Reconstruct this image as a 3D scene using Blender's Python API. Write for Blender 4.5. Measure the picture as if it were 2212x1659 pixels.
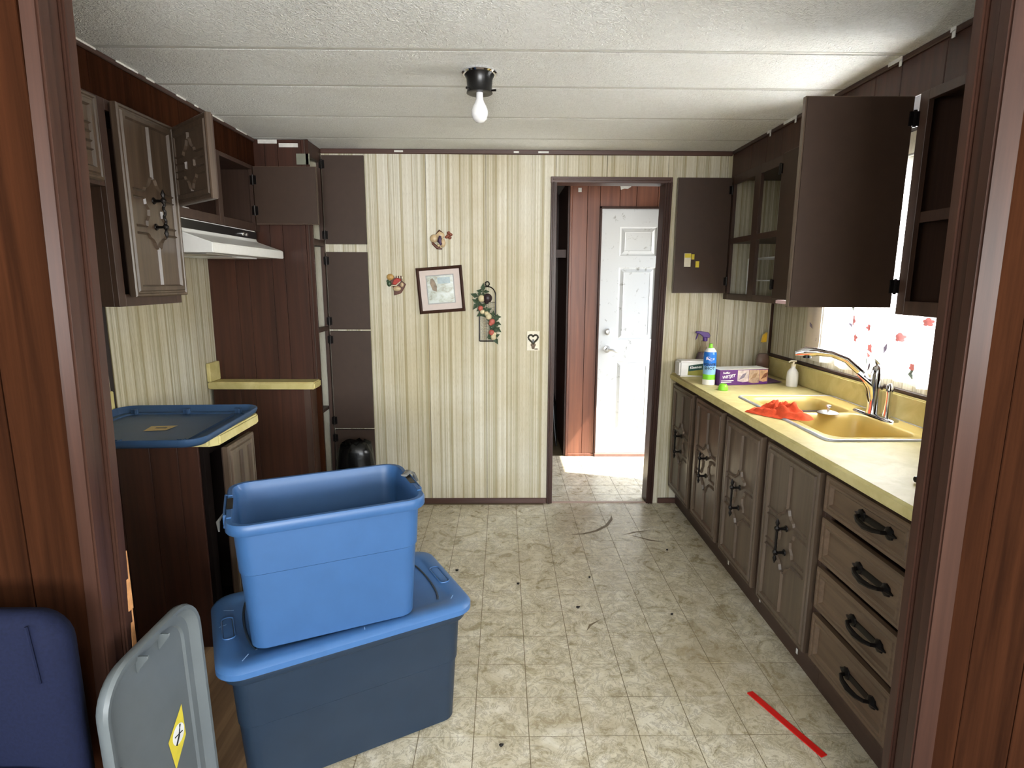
import bpy, bmesh, math, random
from math import sin, cos, pi, radians
from mathutils import Vector, Matrix
random.seed(7)
S = bpy.context.scene
COL = S.collection
for o in list(bpy.data.objects): bpy.data.objects.remove(o)

# ------------------------------------------------------------------ camera
FPX = 1252.0
cam_d = bpy.data.cameras.new('camera'); cam = bpy.data.objects.new('camera', cam_d); COL.objects.link(cam)
S.camera = cam
cam_d.sensor_width = 36.0; cam_d.lens = FPX / 2212.0 * 36.0
cam_d.clip_start = 0.05
pitch, yaw, roll = radians(10.2), radians(0.9), radians(-0.2)
Fv = Vector((sin(yaw)*cos(pitch), cos(yaw)*cos(pitch), -sin(pitch)))
R0 = Vector((cos(yaw), -sin(yaw), 0)); U0 = R0.cross(Fv)
Rv = cos(roll)*R0 - sin(roll)*U0; Uv = sin(roll)*R0 + cos(roll)*U0
cam.matrix_world = Matrix(((Rv.x, Uv.x, -Fv.x, 0.0), (Rv.y, Uv.y, -Fv.y, 0.0), (Rv.z, Uv.z, -Fv.z, 1.40), (0, 0, 0, 1)))

# ------------------------------------------------------------------ world, sun, daylight, exposure
W = bpy.data.worlds.new('sky'); S.world = W; W.use_nodes = True
nt = W.node_tree; nt.nodes.clear()
sky = nt.nodes.new('ShaderNodeTexSky'); sky.sky_type = 'NISHITA'; sky.sun_disc = False
sky.sun_elevation = radians(54); sky.sun_rotation = radians(106)
bg = nt.nodes.new('ShaderNodeBackground'); bg.inputs[1].default_value = 0.25
wo = nt.nodes.new('ShaderNodeOutputWorld')
nt.links.new(sky.outputs[0], bg.inputs[0]); nt.links.new(bg.outputs[0], wo.inputs[0])

def lamp(name, kind, loc, direction, energy, color=(1, 1, 1), size=1, size_y=None, **kw):
    d = bpy.data.lights.new(name, kind); d.energy = energy; d.color = color
    if kind == 'AREA':
        d.shape = 'RECTANGLE'; d.size = size; d.size_y = size_y or size
    if kind == 'SUN': d.angle = radians(0.6)
    for k, v in kw.items(): setattr(d, k, v)
    o = bpy.data.objects.new(name, d); COL.objects.link(o); o.location = loc
    o.rotation_euler = Vector(direction).to_track_quat('-Z', 'Y').to_euler()
    return o
lamp('sun', 'SUN', (4, 2, 6), (-1, .288, -1.46), 5.0, (1.0, .96, .9))
# daylight through the sink window and hall doorway, then added near-room fill
lamp('kitchen_window_daylight', 'AREA', (1.80, 2.43, 1.42), (-1, 0, -.12), 22, (.93, .96, 1.0), .86, .76)
lamp('hall_doorway_daylight', 'AREA', (1.95, 4.10, .95), (-1, -.0, 0), 6.5, (.95, .97, 1.0), .7, 1.7)
lamp('near_room_back_fill', 'AREA', (.7, -2.93, 1.35), (0, 1, .95), 84, (.97, .98, 1.0), 2.6, 1.2)  # added fill in the unseen near room, tilted up to brighten the ceiling
lamp('near_room_right_fill', 'AREA', (2.92, -.9, 1.35), (-1, 0, .9), 18, (.95, .97, 1.0), 1.8, 1.1)  # added upward fill from the right, no window seen there
lamp('near_room_left_fill', 'AREA', (-2.92, -1.0, 1.35), (1, 0, .9), 20, (.95, .97, 1.0), 1.6, 1.1)  # added upward fill from the left, no window seen there
S.view_settings.view_transform = 'Standard'; S.view_settings.look = 'None'
S.view_settings.exposure = 2.12; S.view_settings.gamma = 1.0; S.view_settings.use_curve_mapping = False

# ------------------------------------------------------------------ materials
def lin(c):
    return tuple((v/255/12.92 if v/255 <= .04045 else ((v/255+.055)/1.055)**2.4) for v in c) + (1.0,)
def mat(name):
    m = bpy.data.materials.new(name); m.use_nodes = True
    nt = m.node_tree; b = nt.nodes['Principled BSDF']
    return m, nt, b
def N(nt, t, **kw):
    n = nt.nodes.new(t)
    for k, v in kw.items():
        if isinstance(k, str) and hasattr(n, k): setattr(n, k, v)
    return n
def ramp(nt, src, stops, interp='LINEAR'):
    r = nt.nodes.new('ShaderNodeValToRGB'); r.color_ramp.interpolation = interp
    el = r.color_ramp.elements
    while len(el) > 1: el.remove(el[-1])
    el[0].position, el[0].color = stops[0][0], stops[0][1]
    for p, c in stops[1:]:
        e = el.new(p); e.color = c
    nt.links.new(src, r.inputs[0]); return r.outputs[0]
def pos(nt, scale=(1, 1, 1), obj=False):
    g = nt.nodes.new('ShaderNodeTexCoord').outputs['Object'] if obj else nt.nodes.new('ShaderNodeNewGeometry').outputs['Position']
    m = nt.nodes.new('ShaderNodeMapping'); m.inputs['Scale'].default_value = scale
    nt.links.new(g, m.inputs['Vector']); return m.outputs[0]
def noise(nt, vec, scale=1, detail=4, rough=.55, dist=0):
    n = nt.nodes.new('ShaderNodeTexNoise'); n.inputs['Scale'].default_value = scale
    n.inputs['Detail'].default_value = detail; n.inputs['Roughness'].default_value = rough; n.inputs['Distortion'].default_value = dist
    nt.links.new(vec, n.inputs['Vector']); return n.outputs['Fac']
def mixc(nt, f, a, b, mode='MIX'):
    m = nt.nodes.new('ShaderNodeMix'); m.data_type = 'RGBA'; m.blend_type = mode
    for i, s in ((0, f), (6, a), (7, b)):
        if hasattr(s, 'links'): nt.links.new(s, m.inputs[i])
        else: m.inputs[i].default_value = s
    return m.outputs[2]
def bump(nt, b, h, strength=.3, dist=.002):
    n = nt.nodes.new('ShaderNodeBump'); n.inputs['Strength'].default_value = strength; n.inputs['Distance'].default_value = dist
    nt.links.new(h, n.inputs['Height']); nt.links.new(n.outputs[0], b.inputs['Normal'])
def flat(name, c, rough=.5, metal=0, spec=.5, var=.06, nscale=40, bmp=0, trans=0, alpha=1, ior=1.45):
    m, nt, b = mat(name)
    base = lin(c)
    if var:
        d = tuple(x*(1-var*2.2) for x in base[:3]) + (1,)
        f = noise(nt, pos(nt), nscale, 3)
        nt.links.new(ramp(nt, f, [(.3, d), (.65, base)]), b.inputs['Base Color'])
        if bmp: bump(nt, b, f, bmp)
    else: b.inputs['Base Color'].default_value = base
    b.inputs['Roughness'].default_value = rough; b.inputs['Metallic'].default_value = metal
    b.inputs['Specular IOR Level'].default_value = spec; b.inputs['Transmission Weight'].default_value = trans
    b.inputs['Alpha'].default_value = alpha; b.inputs['IOR'].default_value = ior
    return m
def wood(name, c1, c2, axis='z', rough=.4, fine=1.0, spec=.5, tone=.25, blot=.35, coat=0):
    m, nt, b = mat(name)
    k = {'x': (1.2, 34, 34), 'y': (34, 1.2, 34), 'z': (34, 34, 1.2)}[axis]
    f1 = noise(nt, pos(nt, tuple(v*fine for v in k)), 1, 6, .65, .4)
    k2 = {'x': (.9, 6, 6), 'y': (6, .9, 6), 'z': (6, 6, .9)}[axis]
    f2 = noise(nt, pos(nt, k2), 1, 3, .5, .8)
    col = ramp(nt, f1, [(.3, lin(c1)), (.7, lin(c2))])
    dark = mixc(nt, 1.0, col, (.45, .42, .42, 1), 'MULTIPLY')
    col = mixc(nt, ramp(nt, f2, [(.42, (0, 0, 0, 1)), (.72, (blot, blot, blot, 1))]), col, dark)
    oi = nt.nodes.new('ShaderNodeObjectInfo')
    col = mixc(nt, 1.0, col, ramp(nt, oi.outputs['Random'], [(0, (1-tone,)*3+(1,)), (1, (1+tone*.3,)*3+(1,))]), 'MULTIPLY')
    nt.links.new(col, b.inputs['Base Color'])
    b.inputs['Roughness'].default_value = rough; b.inputs['Specular IOR Level'].default_value = spec
    b.inputs['Coat Weight'].default_value = coat; b.inputs['Coat Roughness'].default_value = .25
    bump(nt, b, f1, .12, .001)
    return m
M = {}
M['panel'] = wood('brown_wood_panelling', (38, 21, 13), (62, 35, 21), blot=.25, rough=.55, tone=.10, spec=.0)
M['panel'].node_tree.nodes['Principled BSDF'].inputs['IOR'].default_value = 1.25
M['panel_dark'] = wood('dark_wood_panelling', (54, 32, 23), (78, 46, 33), rough=.46, tone=.15, spec=.35)
M['trimw'] = wood('dark_stained_trim', (50, 32, 25), (72, 47, 37), rough=.36, spec=.25, tone=.1, blot=.2)
M['trimx'] = wood('dark_stained_rail', (64, 40, 32), (88, 58, 46), axis='x', rough=.4, tone=.1, blot=.2)
M['trimy'] = wood('dark_stained_board', (52, 34, 27), (74, 50, 40), axis='y', rough=.45, tone=.1, blot=.2)
M['hallwood'] = wood('reddish_wood_panelling', (104, 60, 44), (138, 86, 62), rough=.4, tone=.1)
M['carved'] = wood('greyish_carved_wood', (72, 58, 46), (100, 83, 67), coat=.3, rough=.33, fine=1.5, tone=.06, blot=.25)
M['carvedh'] = wood('greyish_carved_drawer_wood', (82, 64, 48), (110, 88, 68), axis='y', rough=.34, fine=1.5, tone=.06, blot=.25)
M['cab'] = wood('brown_cabinet_board', (56, 38, 29), (74, 52, 40), rough=.5, tone=.08, blot=.15)
M['plain'] = flat('flat_brown_paint', (60, 43, 32), .55, var=.05, nscale=25)
M['black_iron'] = flat('black_wrought_iron', (26, 22, 20), .35, metal=.6, var=.05)
M['black'] = flat('black_plastic', (16, 15, 15), .3, var=0)
M['white_enamel'] = flat('white_enamel', (228, 228, 224), .3, var=.02)
M['white'] = flat('white_plastic', (225, 226, 224), .35, var=.02)
M['chrome'] = flat('chrome', (225, 225, 228), .08, metal=1, var=0)
M['steel'] = flat('brushed_metal', (205, 204, 200), .38, metal=1, var=.04)
M['counter'] = None
M['sink'] = flat('yellow_enamel', (214, 190, 116), .22, var=.03, nscale=6)
M['navy'] = flat('navy_fabric', (20, 25, 48), .85, spec=.2, var=.12, nscale=160, bmp=.3)
M['grey_lid'] = flat('grey_plastic', (94, 99, 99), .45, var=.04, nscale=18)
M['blue'] = flat('blue_plastic', (52, 88, 132), .42, var=.03, nscale=14)
M['blue_lid'] = flat('mid_blue_plastic', (62, 100, 146), .38, var=.04, nscale=14)
M['blue_old'] = flat('dusty_blue_plastic', (54, 80, 112), .42, var=.06, nscale=12)
M['blue_dark'] = flat('slate_blue_plastic', (31, 45, 60), .42, var=.05, nscale=12)
M['orange'] = flat('orange_cloth', (226, 88, 56), .9, spec=.1, var=.1, nscale=60, bmp=.3)
M['green'] = flat('lime_plastic', (130, 206, 50), .35, var=0)
M['purple'] = flat('purple_plastic', (84, 52, 128), .35, var=0)
M['yellow'] = flat('yellow_plastic', (226, 182, 40), .35, var=0)
M['red'] = flat('red_plastic', (200, 28, 22), .4, var=.05)
M['bag'] = flat('black_bag_plastic', (14, 14, 14), .25, var=.1, nscale=30, bmp=.6)
M['paper'] = flat('white_card', (226, 224, 218), .6, var=.03)
M['cream'] = flat('cream_plastic', (222, 214, 190), .4, var=.04)
M['caulk'] = flat('white_chipped_paint', (222, 220, 212), .7, var=.08)
M['sticker_y'] = flat('yellow_sticker', (216, 196, 60), .5, var=.05)
M['tan'] = flat('tan_sticker', (196, 168, 110), .5, var=.05)
M['pinkstrip'] = flat('pale_pink_strip', (238, 206, 212), .5, var=0)
M['subfloor'] = wood('worn_subfloor', (96, 68, 46), (164, 130, 92), axis='y', rough=.8, fine=.5, tone=0, blot=.6)
M['carpet'] = flat('brown_carpet', (110, 96, 80), .95, var=.15, nscale=90)
M['dark_in'] = flat('dark_interior', (40, 30, 26), .7, var=.05)
M['edge'] = flat('raw_board_edge', (186, 166, 138), .6, var=.1)

def m_wallpaper():
    m, nt, b = mat('striped_wallpaper')
    g = nt.nodes.new('ShaderNodeNewGeometry'); s = nt.nodes.new('ShaderNodeSeparateXYZ'); nt.links.new(g.outputs['Position'], s.inputs[0])
    a = nt.nodes.new('ShaderNodeMath'); a.operation = 'ADD'; nt.links.new(s.outputs[0], a.inputs[0]); nt.links.new(s.outputs[1], a.inputs[1])
    def n1(scale, det, z=0.0, off=0.0):
        c = nt.nodes.new('ShaderNodeCombineXYZ'); k = nt.nodes.new('ShaderNodeMath'); k.operation = 'MULTIPLY_ADD'
        k.inputs[1].default_value = scale; k.inputs[2].default_value = off; nt.links.new(a.outputs[0], k.inputs[0]); nt.links.new(k.outputs[0], c.inputs[0])
        if z:
            kz = nt.nodes.new('ShaderNodeMath'); kz.operation = 'MULTIPLY'; kz.inputs[1].default_value = z
            nt.links.new(s.outputs[2], kz.inputs[0]); nt.links.new(kz.outputs[0], c.inputs[1])
        return noise(nt, c.outputs[0], 1, det, .6)
    fr = nt.nodes.new('ShaderNodeMath'); fr.operation = 'MULTIPLY_ADD'; fr.inputs[1].default_value = 1/.137; fr.inputs[2].default_value = 40.31
    nt.links.new(a.outputs[0], fr.inputs[0]); fx = nt.nodes.new('ShaderNodeMath'); fx.operation = 'FRACT'; nt.links.new(fr.outputs[0], fx.inputs[0])
    A, Bc, Cc, L1, L2, L3 = (206, 201, 182), (187, 181, 156), (177, 168, 137), (128, 94, 44), (116, 110, 86), (146, 139, 112)
    st = [(0, Cc)]
    for p, c, w, nxt in ((.03, L1, .010, Bc), (.09, L3, .008, A), (.135, L2, .008, A), (.19, L3, .007, Bc), (.25, L2, .007, A), (.33, L3, .008, A), (.40, L2, .006, Bc), (.455, L3, .007, Bc), (.52, L1, .009, Cc), (.60, L3, .008, A), (.68, L2, .007, A), (.76, L3, .007, Bc), (.84, L2, .006, Cc), (.92, L3, .008, Cc)):
        st += [(p-w, st[-1][1]), (p, c), (p+w, nxt)]
    st = st[:31] if len(st) > 31 else st
    col = ramp(nt, fx.outputs[0], [(p, lin(c)) for p, c in st])
    ln = ramp(nt, n1(120, 1, 0, 3.1), [(.56, (0, 0, 0, 1)), (.68, (.5, .5, .5, 1))])
    col = mixc(nt, ln, col, lin((164, 156, 130)))
    hl = ramp(nt, n1(60, 1, 0, 7.7), [(.50, (0, 0, 0, 1)), (.62, (.6, .6, .6, 1))])
    col = mixc(nt, hl, col, lin((226, 224, 212)))
    flk = ramp(nt, n1(420, 2, 30, 1), [(.5, (0, 0, 0, 1)), (.8, (.45, .45, .45, 1))])
    col = mixc(nt, flk, col, lin((150, 138, 108)))
    dirt = ramp(nt, noise(nt, pos(nt, (1, 1, .7)), 1.6, 4), [(.35, (.80, .74, .60, 1)), (.6, (1, 1, 1, 1))])
    col = mixc(nt, 1.0, col, dirt, 'MULTIPLY')
    nt.links.new(col, b.inputs['Base Color']); b.inputs['Roughness'].default_value = .55
    return m
M['wallpaper'] = m_wallpaper()
def m_ceiling():
    m, nt, b = mat('textured_ceiling_board')
    p = pos(nt)
    f = noise(nt, p, 75, 3, .6, 1.4)
    st = noise(nt, p, 1.1, 3)
    col = mixc(nt, ramp(nt, st, [(.5, (0, 0, 0, 1)), (.75, (.5, .5, .5, 1))]), lin((244, 245, 240)), lin((216, 214, 202)))
    col = mixc(nt, ramp(nt, f, [(.35, (.3, .3, .3, 1)), (.6, (0, 0, 0, 1))]), col, lin((208, 208, 200)))
    nt.links.new(col, b.inputs['Base Color']); b.inputs['Roughness'].default_value = .6; b.inputs['Specular IOR Level'].default_value = .35
    bump(nt, b, f, 1.0, .010); return m
M['ceil'] = m_ceiling(); M['batten'] = flat('ceiling_batten', (206, 205, 196), .6, var=.04)
def m_tile():
    m, nt, b = mat('worn_marbled_vinyl')
    p = pos(nt)
    f = noise(nt, p, 9, 6, .65, 1.5)
    v = noise(nt, p, 17, 8, .78, .9)
    col = ramp(nt, f, [(.3, lin((172, 160, 130))), (.5, lin((202, 193, 167))), (.7, lin((226, 220, 202)))])
    col = mixc(nt, ramp(nt, v, [(.44, (0, 0, 0, 1)), (.49, (.6, .6, .6, 1)), (.525, (0, 0, 0, 1))]), col, lin((112, 98, 74)))
    sp = noise(nt, p, 120, 2, .5)
    col = mixc(nt, ramp(nt, sp, [(.62, (0, 0, 0, 1)), (.72, (.45, .45, .45, 1))]), col, lin((120, 104, 80)))
    dr = noise(nt, p, 1.7, 4, .6, .6)
    col = mixc(nt, ramp(nt, dr, [(.48, (0, 0, 0, 1)), (.72, (.55, .55, .55, 1))]), col, lin((150, 132, 98)))
    nt.links.new(col, b.inputs['Base Color'])
    nt.links.new(ramp(nt, f, [(.3, (.24,)*3+(1,)), (.7, (.36,)*3+(1,))]), b.inputs['Roughness'])
    bump(nt, b, f, .12, .002); return m
M['tile'] = m_tile()
def m_counter():
    m, nt, b = mat('yellow_laminate')
    f = noise(nt, pos(nt, (1, 1, 1)), 8, 5, .6, 1.2)
    nt.links.new(ramp(nt, f, [(.35, lin((192, 178, 118))), (.65, lin((210, 197, 140)))]), b.inputs['Base Color'])
    b.inputs['Roughness'].default_value = .45; b.inputs['Specular IOR Level'].default_value = .2; return m
M['counter'] = m_counter()
def m_sheer(name, c, tr=.25, tl=.6):
    m = bpy.data.materials.new(name); m.use_nodes = True; nt = m.node_tree; nt.nodes.clear()
    d = nt.nodes.new('ShaderNodeBsdfDiffuse'); d.inputs[0].default_value = lin(c)
    t = nt.nodes.new('ShaderNodeBsdfTranslucent'); t.inputs[0].default_value = lin(c)
    tp = nt.nodes.new('ShaderNodeBsdfTransparent'); a = nt.nodes.new('ShaderNodeMixShader'); a.inputs[0].default_value = tl
    b = nt.nodes.new('ShaderNodeMixShader'); b.inputs[0].default_value = tr; o = nt.nodes.new('ShaderNodeOutputMaterial')
    nt.links.new(d.outputs[0], a.inputs[1]); nt.links.new(t.outputs[0], a.inputs[2])
    nt.links.new(a.outputs[0], b.inputs[1]); nt.links.new(tp.outputs[0], b.inputs[2]); nt.links.new(b.outputs[0], o.inputs[0]); return m
M['sheer'] = m_sheer('sheer_white_curtain', (232, 230, 226), .05, .5)
M['cur_heavy'] = m_sheer('off_white_curtain', (214, 204, 190), .02, .3)
M['fl_pink'] = m_sheer('rose_print', (224, 140, 138), 0, .03)
M['fl_red'] = m_sheer('red_rose_print', (214, 64, 54), 0, .015)
M['fl_green'] = m_sheer('leaf_print', (122, 134, 122), 0, .03)
M['fl_grey'] = m_sheer('mauve_leaf_print', (118, 108, 122), 0, .03)
def m_glass():
    m = bpy.data.materials.new('window_glass'); m.use_nodes = True; nt = m.node_tree; nt.nodes.clear()
    t = nt.nodes.new('ShaderNodeBsdfTransparent'); g = nt.nodes.new('ShaderNodeBsdfGlossy'); g.inputs['Roughness'].default_value = .02
    x = nt.nodes.new('ShaderNodeMixShader'); x.inputs[0].default_value = .06; o = nt.nodes.new('ShaderNodeOutputMaterial')
    nt.links.new(t.outputs[0], x.inputs[1]); nt.links.new(g.outputs[0], x.inputs[2]); nt.links.new(x.outputs[0], o.inputs[0]); return m
M['glass'] = m_glass()
def m_clear(name, c, tr):
    m = bpy.data.materials.new(name); m.use_nodes = True; nt = m.node_tree; nt.nodes.clear()
    t = nt.nodes.new('ShaderNodeBsdfTransparent'); t.inputs[0].default_value = lin(c)
    g = nt.nodes.new('ShaderNodeBsdfPrincipled'); g.inputs['Base Color'].default_value = lin(c); g.inputs['Roughness'].default_value = .15
    x = nt.nodes.new('ShaderNodeMixShader'); x.inputs[0].default_value = tr; o = nt.nodes.new('ShaderNodeOutputMaterial')
    nt.links.new(g.outputs[0], x.inputs[1]); nt.links.new(t.outputs[0], x.inputs[2]); nt.links.new(x.outputs[0], o.inputs[0]); return m
M['clear'] = m_clear('clear_plastic', (226, 220, 208), .88)
M['violet_liquid'] = m_clear('violet_liquid', (92, 50, 92), .25)
M['pink_liquid'] = m_clear('brownish_pink_liquid', (150, 92, 80), .45)
M['clear_grey'] = m_clear('smoky_clear_plastic', (150, 150, 146), .45)
def m_bulb():
    m = flat('frosted_bulb_glass', (228, 228, 228), .12, var=0); return m
M['bulb'] = m_bulb()
def m_doorwhite():
    m, nt, b = mat('grubby_white_door_paint')
    f = noise(nt, pos(nt), 16, 5, .7, .5)
    nt.links.new(ramp(nt, f, [(.60, lin((206, 207, 205))), (.70, lin((140, 138, 130)))]), b.inputs['Base Color'])
    b.inputs['Roughness'].default_value = .4; return m
M['doorwhite'] = m_doorwhite()

# ------------------------------------------------------------------ geometry helpers
class G:
    def __init__(s, mx=None): s.v = []; s.f = []; s.m = []; s.mx = mx or Matrix.Identity(4); s.mi = 0
    def add(s, vs, fs):
        n = len(s.v)
        s.v += [s.mx @ Vector(v) for v in vs]
        s.f += [tuple(i+n for i in f) for f in fs]; s.m += [s.mi]*len(fs); return s
    def box(s, x0, x1, y0, y1, z0, z1):
        return s.add([(x0,y0,z0),(x1,y0,z0),(x1,y1,z0),(x0,y1,z0),(x0,y0,z1),(x1,y0,z1),(x1,y1,z1),(x0,y1,z1)],
                     [(0,3,2,1),(4,5,6,7),(0,1,5,4),(1,2,6,5),(2,3,7,6),(3,0,4,7)])
    def hexa(s, b, t):
        return s.add(list(b)+list(t), [(0,3,2,1),(4,5,6,7),(0,1,5,4),(1,2,6,5),(2,3,7,6),(3,0,4,7)])
    def rings(s, rs, cap0=True, cap1=True, close=True):
        n = len(rs[0]); vs = [p for r in rs for p in r]; fs = []
        for i in range(len(rs)-1):
            for j in range(n if close else n-1):
                k = (j+1) % n; fs.append((i*n+j, i*n+k, (i+1)*n+k, (i+1)*n+j))
        if cap0: fs.append(tuple(range(n-1, -1, -1)))
        if cap1: fs.append(tuple((len(rs)-1)*n+j for j in range(n)))
        return s.add(vs, fs)
    def lathe(s, prof, c=(0, 0, 0), n=20, cap0=True, cap1=True, axis='z'):
        rs = []
        for r, h in prof:
            r = max(r, 1e-5)
            ring = []
            for j in range(n):
                a = 2*pi*j/n; x, y = r*cos(a), r*sin(a)
                p = {'z': (x, y, h), 'x': (h, x, y), 'y': (x, h, y)}[axis]
                ring.append((p[0]+c[0], p[1]+c[1], p[2]+c[2]))
            rs.append(ring)
        return s.rings(rs, cap0, cap1)
    def tube(s, pts, r, n=8, flat_=1.0):
        pts = [Vector(p) for p in pts]; rs = []
        for i, p in enumerate(pts):
            d = (pts[min(i+1, len(pts)-1)] - pts[max(i-1, 0)]).normalized()
            up = Vector((0, 0, 1)) if abs(d.z) < .9 else Vector((0, 1, 0))
            a = d.cross(up).normalized(); b = a.cross(d).normalized()
            rr = r[i] if isinstance(r, (list, tuple)) else r
            rs.append([p + a*rr*cos(2*pi*j/n) + b*rr*flat_*sin(2*pi*j/n) for j in range(n)])
        return s.rings(rs)
    def ell(s, c, r, n=12, k=8):
        rs = []
        for i in range(k+1):
            t = -pi/2 + pi*i/k; rs.append([(c[0]+r[0]*max(cos(t), 1e-3)*cos(2*pi*j/n), c[1]+r[1]*max(cos(t), 1e-3)*sin(2*pi*j/n), c[2]+r[2]*sin(t)) for j in range(n)])
        return s.rings(rs)
    def prism(s, poly, h0, h1, plane='xz'):
        f = {'xz': lambda p, h: (p[0], h, p[1]), 'xy': lambda p, h: (p[0], p[1], h), 'yz': lambda p, h: (h, p[0], p[1])}[plane]
        return s.rings([[f(p, h0) for p in poly], [f(p, h1) for p in poly]])
    def build(s, name, mats, parent=None, bev=0, smooth=None, thing_=None, seg=1):
        me = bpy.data.meshes.new(name)
        off = Vector((0, 0, 0))
        if parent is not None and parent.get('_w'): off = Vector(parent['_w'])
        me.from_pydata([tuple(v-off) for v in s.v], [], s.f)
        mats = mats if isinstance(mats, (list, tuple)) else [mats]
        for m in mats: me.materials.append(M[m] if isinstance(m, str) else m)
        me.polygons.foreach_set('material_index', s.m)
        bm = bmesh.new(); bm.from_mesh(me)
        bmesh.ops.recalc_face_normals(bm, faces=bm.faces)
        if bev:
            ed = [e for e in bm.edges if len(e.link_faces) == 2 and e.calc_face_angle(0) > .5]
            bmesh.ops.bevel(bm, geom=ed, offset=bev, segments=seg, affect='EDGES', clamp_overlap=True)
        bm.to_mesh(me); bm.free()
        if smooth is not None:
            me.polygons.foreach_set('use_smooth', [True]*len(me.polygons)); me.set_sharp_from_angle(angle=radians(smooth))
        o = bpy.data.objects.new(name, me); COL.objects.link(o)
        if parent is not None:
            o.parent = parent
            if '_w' in parent: o['_w'] = tuple(parent['_w'])
        return o
def thing(name, label, cat, base=(0, 0, 0), rotz=0, group=None, local=False):
    o = bpy.data.objects.new(name, None); COL.objects.link(o); o.location = base; o.rotation_euler = (0, 0, rotz)
    o.empty_display_size = .05
    o['label'] = label; o['category'] = cat
    if group: o['group'] = group
    if not local: o['_w'] = tuple(base)
    return o
def tag(o, label, cat, group=None):
    o['label'] = label; o['category'] = cat
    if group: o['group'] = group
    return o
def struct(o, label=None):
    o['kind'] = 'structure'
    if label: o['label'] = label
    return o
def sroot(name, label, cat=None):
    o = bpy.data.objects.new(name, None); COL.objects.link(o); o.empty_display_size = .05
    o['kind'] = 'structure'; o['label'] = label; return o
def rr(w, l, r, z, n=5, cx=0, cy=0):
    """rounded rectangle ring, w along x, l along y"""
    out = []
    for sx, sy, a0 in ((1, 1, 0), (-1, 1, pi/2), (-1, -1, pi), (1, -1, 3*pi/2)):
        for i in range(n+1):
            a = a0 + pi/2*i/n
            out.append((cx+sx*(w/2-r)+r*cos(a), cy+sy*(l/2-r)+r*sin(a), z))
    return out
def text_poly(txt, size, bold=False):
    c = bpy.data.curves.new('t', 'FONT'); c.body = txt; c.size = size; c.align_x = 'CENTER'; c.align_y = 'CENTER'
    c.offset = size*.02 if bold else 0; c.extrude = .0004; c.resolution_u = 2
    o = bpy.data.objects.new('t', c); COL.objects.link(o)
    bpy.context.view_layer.update()
    me = bpy.data.meshes.new_from_object(o.evaluated_get(bpy.context.evaluated_depsgraph_get()))
    vs = [tuple(v.co) for v in me.vertices]; fs = [tuple(p.vertices) for p in me.polygons]
    bpy.data.objects.remove(o); bpy.data.meshes.remove(me); bpy.data.curves.remove(c)
    return vs, fs
def text(name, txt, size, fn, material, parent, bold=True):
    vs, fs = text_poly(txt, size, bold); g = G(); g.add([fn(*v) for v in vs], fs)
    return g.build(name, material, parent)
def planks_x(root, edges, y0, y1, z0, z1, m, gap=.003, name='plank'):
    for a, b in zip(edges[:-1], edges[1:]):
        G().box(a+gap/2, b-gap/2, y0, y1, z0, z1).build(name, m, root, bev=.0015)
def planks_y(root, edges, x0, x1, z0, z1, m, gap=.003, name='plank'):
    for a, b in zip(edges[:-1], edges[1:]):
        G().box(x0, x1, a+gap/2, b-gap/2, z0, z1).build(name, m, root, bev=.0015)
def edges(a, b, pat):
    e = [a]; i = 0
    while e[-1] < b-.03: e.append(min(b, e[-1]+pat[i % len(pat)])); i += 1
    e[-1] = b; return e

# ------------------------------------------------------------------ room shell
XL, XR, YB, CZ = -1.62, 1.63, 3.50, 2.13
YP0, YP1 = 1.14, 1.215     # partition with the wide opening
# floor
fl = struct(G().box(-3.0, 3.0, -3.0, 1.215, -.10, -.004).box(-1.72, 1.70, 1.215, 5.33, -.10, -.004).build('floor', 'subfloor'), 'kitchen and hall floor')
tx, ty = .1724, .1718
tm = G().box(-tx/2+.0014, tx/2-.0014, -ty/2+.0014, ty/2-.0014, -.0035, 0).build('tile', 'tile', fl)
tdata = tm.data; bpy.data.objects.remove(tm)
gm = struct(G().box(-1.62, 1.63, 1.215, 5.3, -.004, -.0008).build('trim_1', flat('tile_joint', (122, 108, 82), .7, var=.1)), 'floor covering backing')
cnt = 0
for i in range(-8, 10):
    for j in range(-2, 23):
        x = .082 + tx*(i+.5); y = 1.582 + ty*(j+.5)
        if y-ty/2 < 1.2 or y+ty/2 > 4.53: continue
        if y < 3.49 and not (-1.06 < x < 1.15): continue
        if y > 3.49 and not (.25 < x < 1.62): continue
        if x < -.66 and y < 2.25: continue
        t = bpy.data.objects.new('tile', tdata); COL.objects.link(t); t.location = (x, y, 0); t.parent = fl; cnt += 1
# worn bare patch where the vinyl is gone
gp = G().add([(-1.62,1.215,-.0004),(-.70,1.215,-.0004),(-.69,1.45,-.0004),(-.72,1.62,-.0004),(-.71,1.9,-.0004),(-.70,2.2,-.0004),(-1.62,2.25,-.0004)], [(0,1,2,3,4,5,6)])
gp.build('bare_patch', 'subfloor', fl)['label'] = 'bare brown subfloor where the tile is gone'
def scuff(pts, w):
    g = G(); P = [Vector((p[0], p[1], 0)) for p in pts]; L = []; Rr = []
    for i, p in enumerate(P):
        d = (P[min(i+1, len(P)-1)]-P[max(i-1, 0)]).normalized(); ww = w*(1-abs(2*i/(len(P)-1)-1)**3)*.5+.0006
        L.append((p.x-d.y*ww, p.y+d.x*ww, .0004)); Rr.append((p.x+d.y*ww, p.y-d.x*ww, .0004))
    g.add(L+Rr[::-1], [(i, i+1, 2*len(P)-2-i, 2*len(P)-1-i) for i in range(len(P)-1)]); g.build('scuff_mark', M['scuff'], fl)
M['scuff'] = flat('dark_floor_scuff', (112, 96, 70), .6, var=.1)
scuff([(.375, 3.03), (.45, 3.04), (.53, 3.08), (.60, 3.15), (.645, 3.24), (.655, 3.30)], .018)
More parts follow.
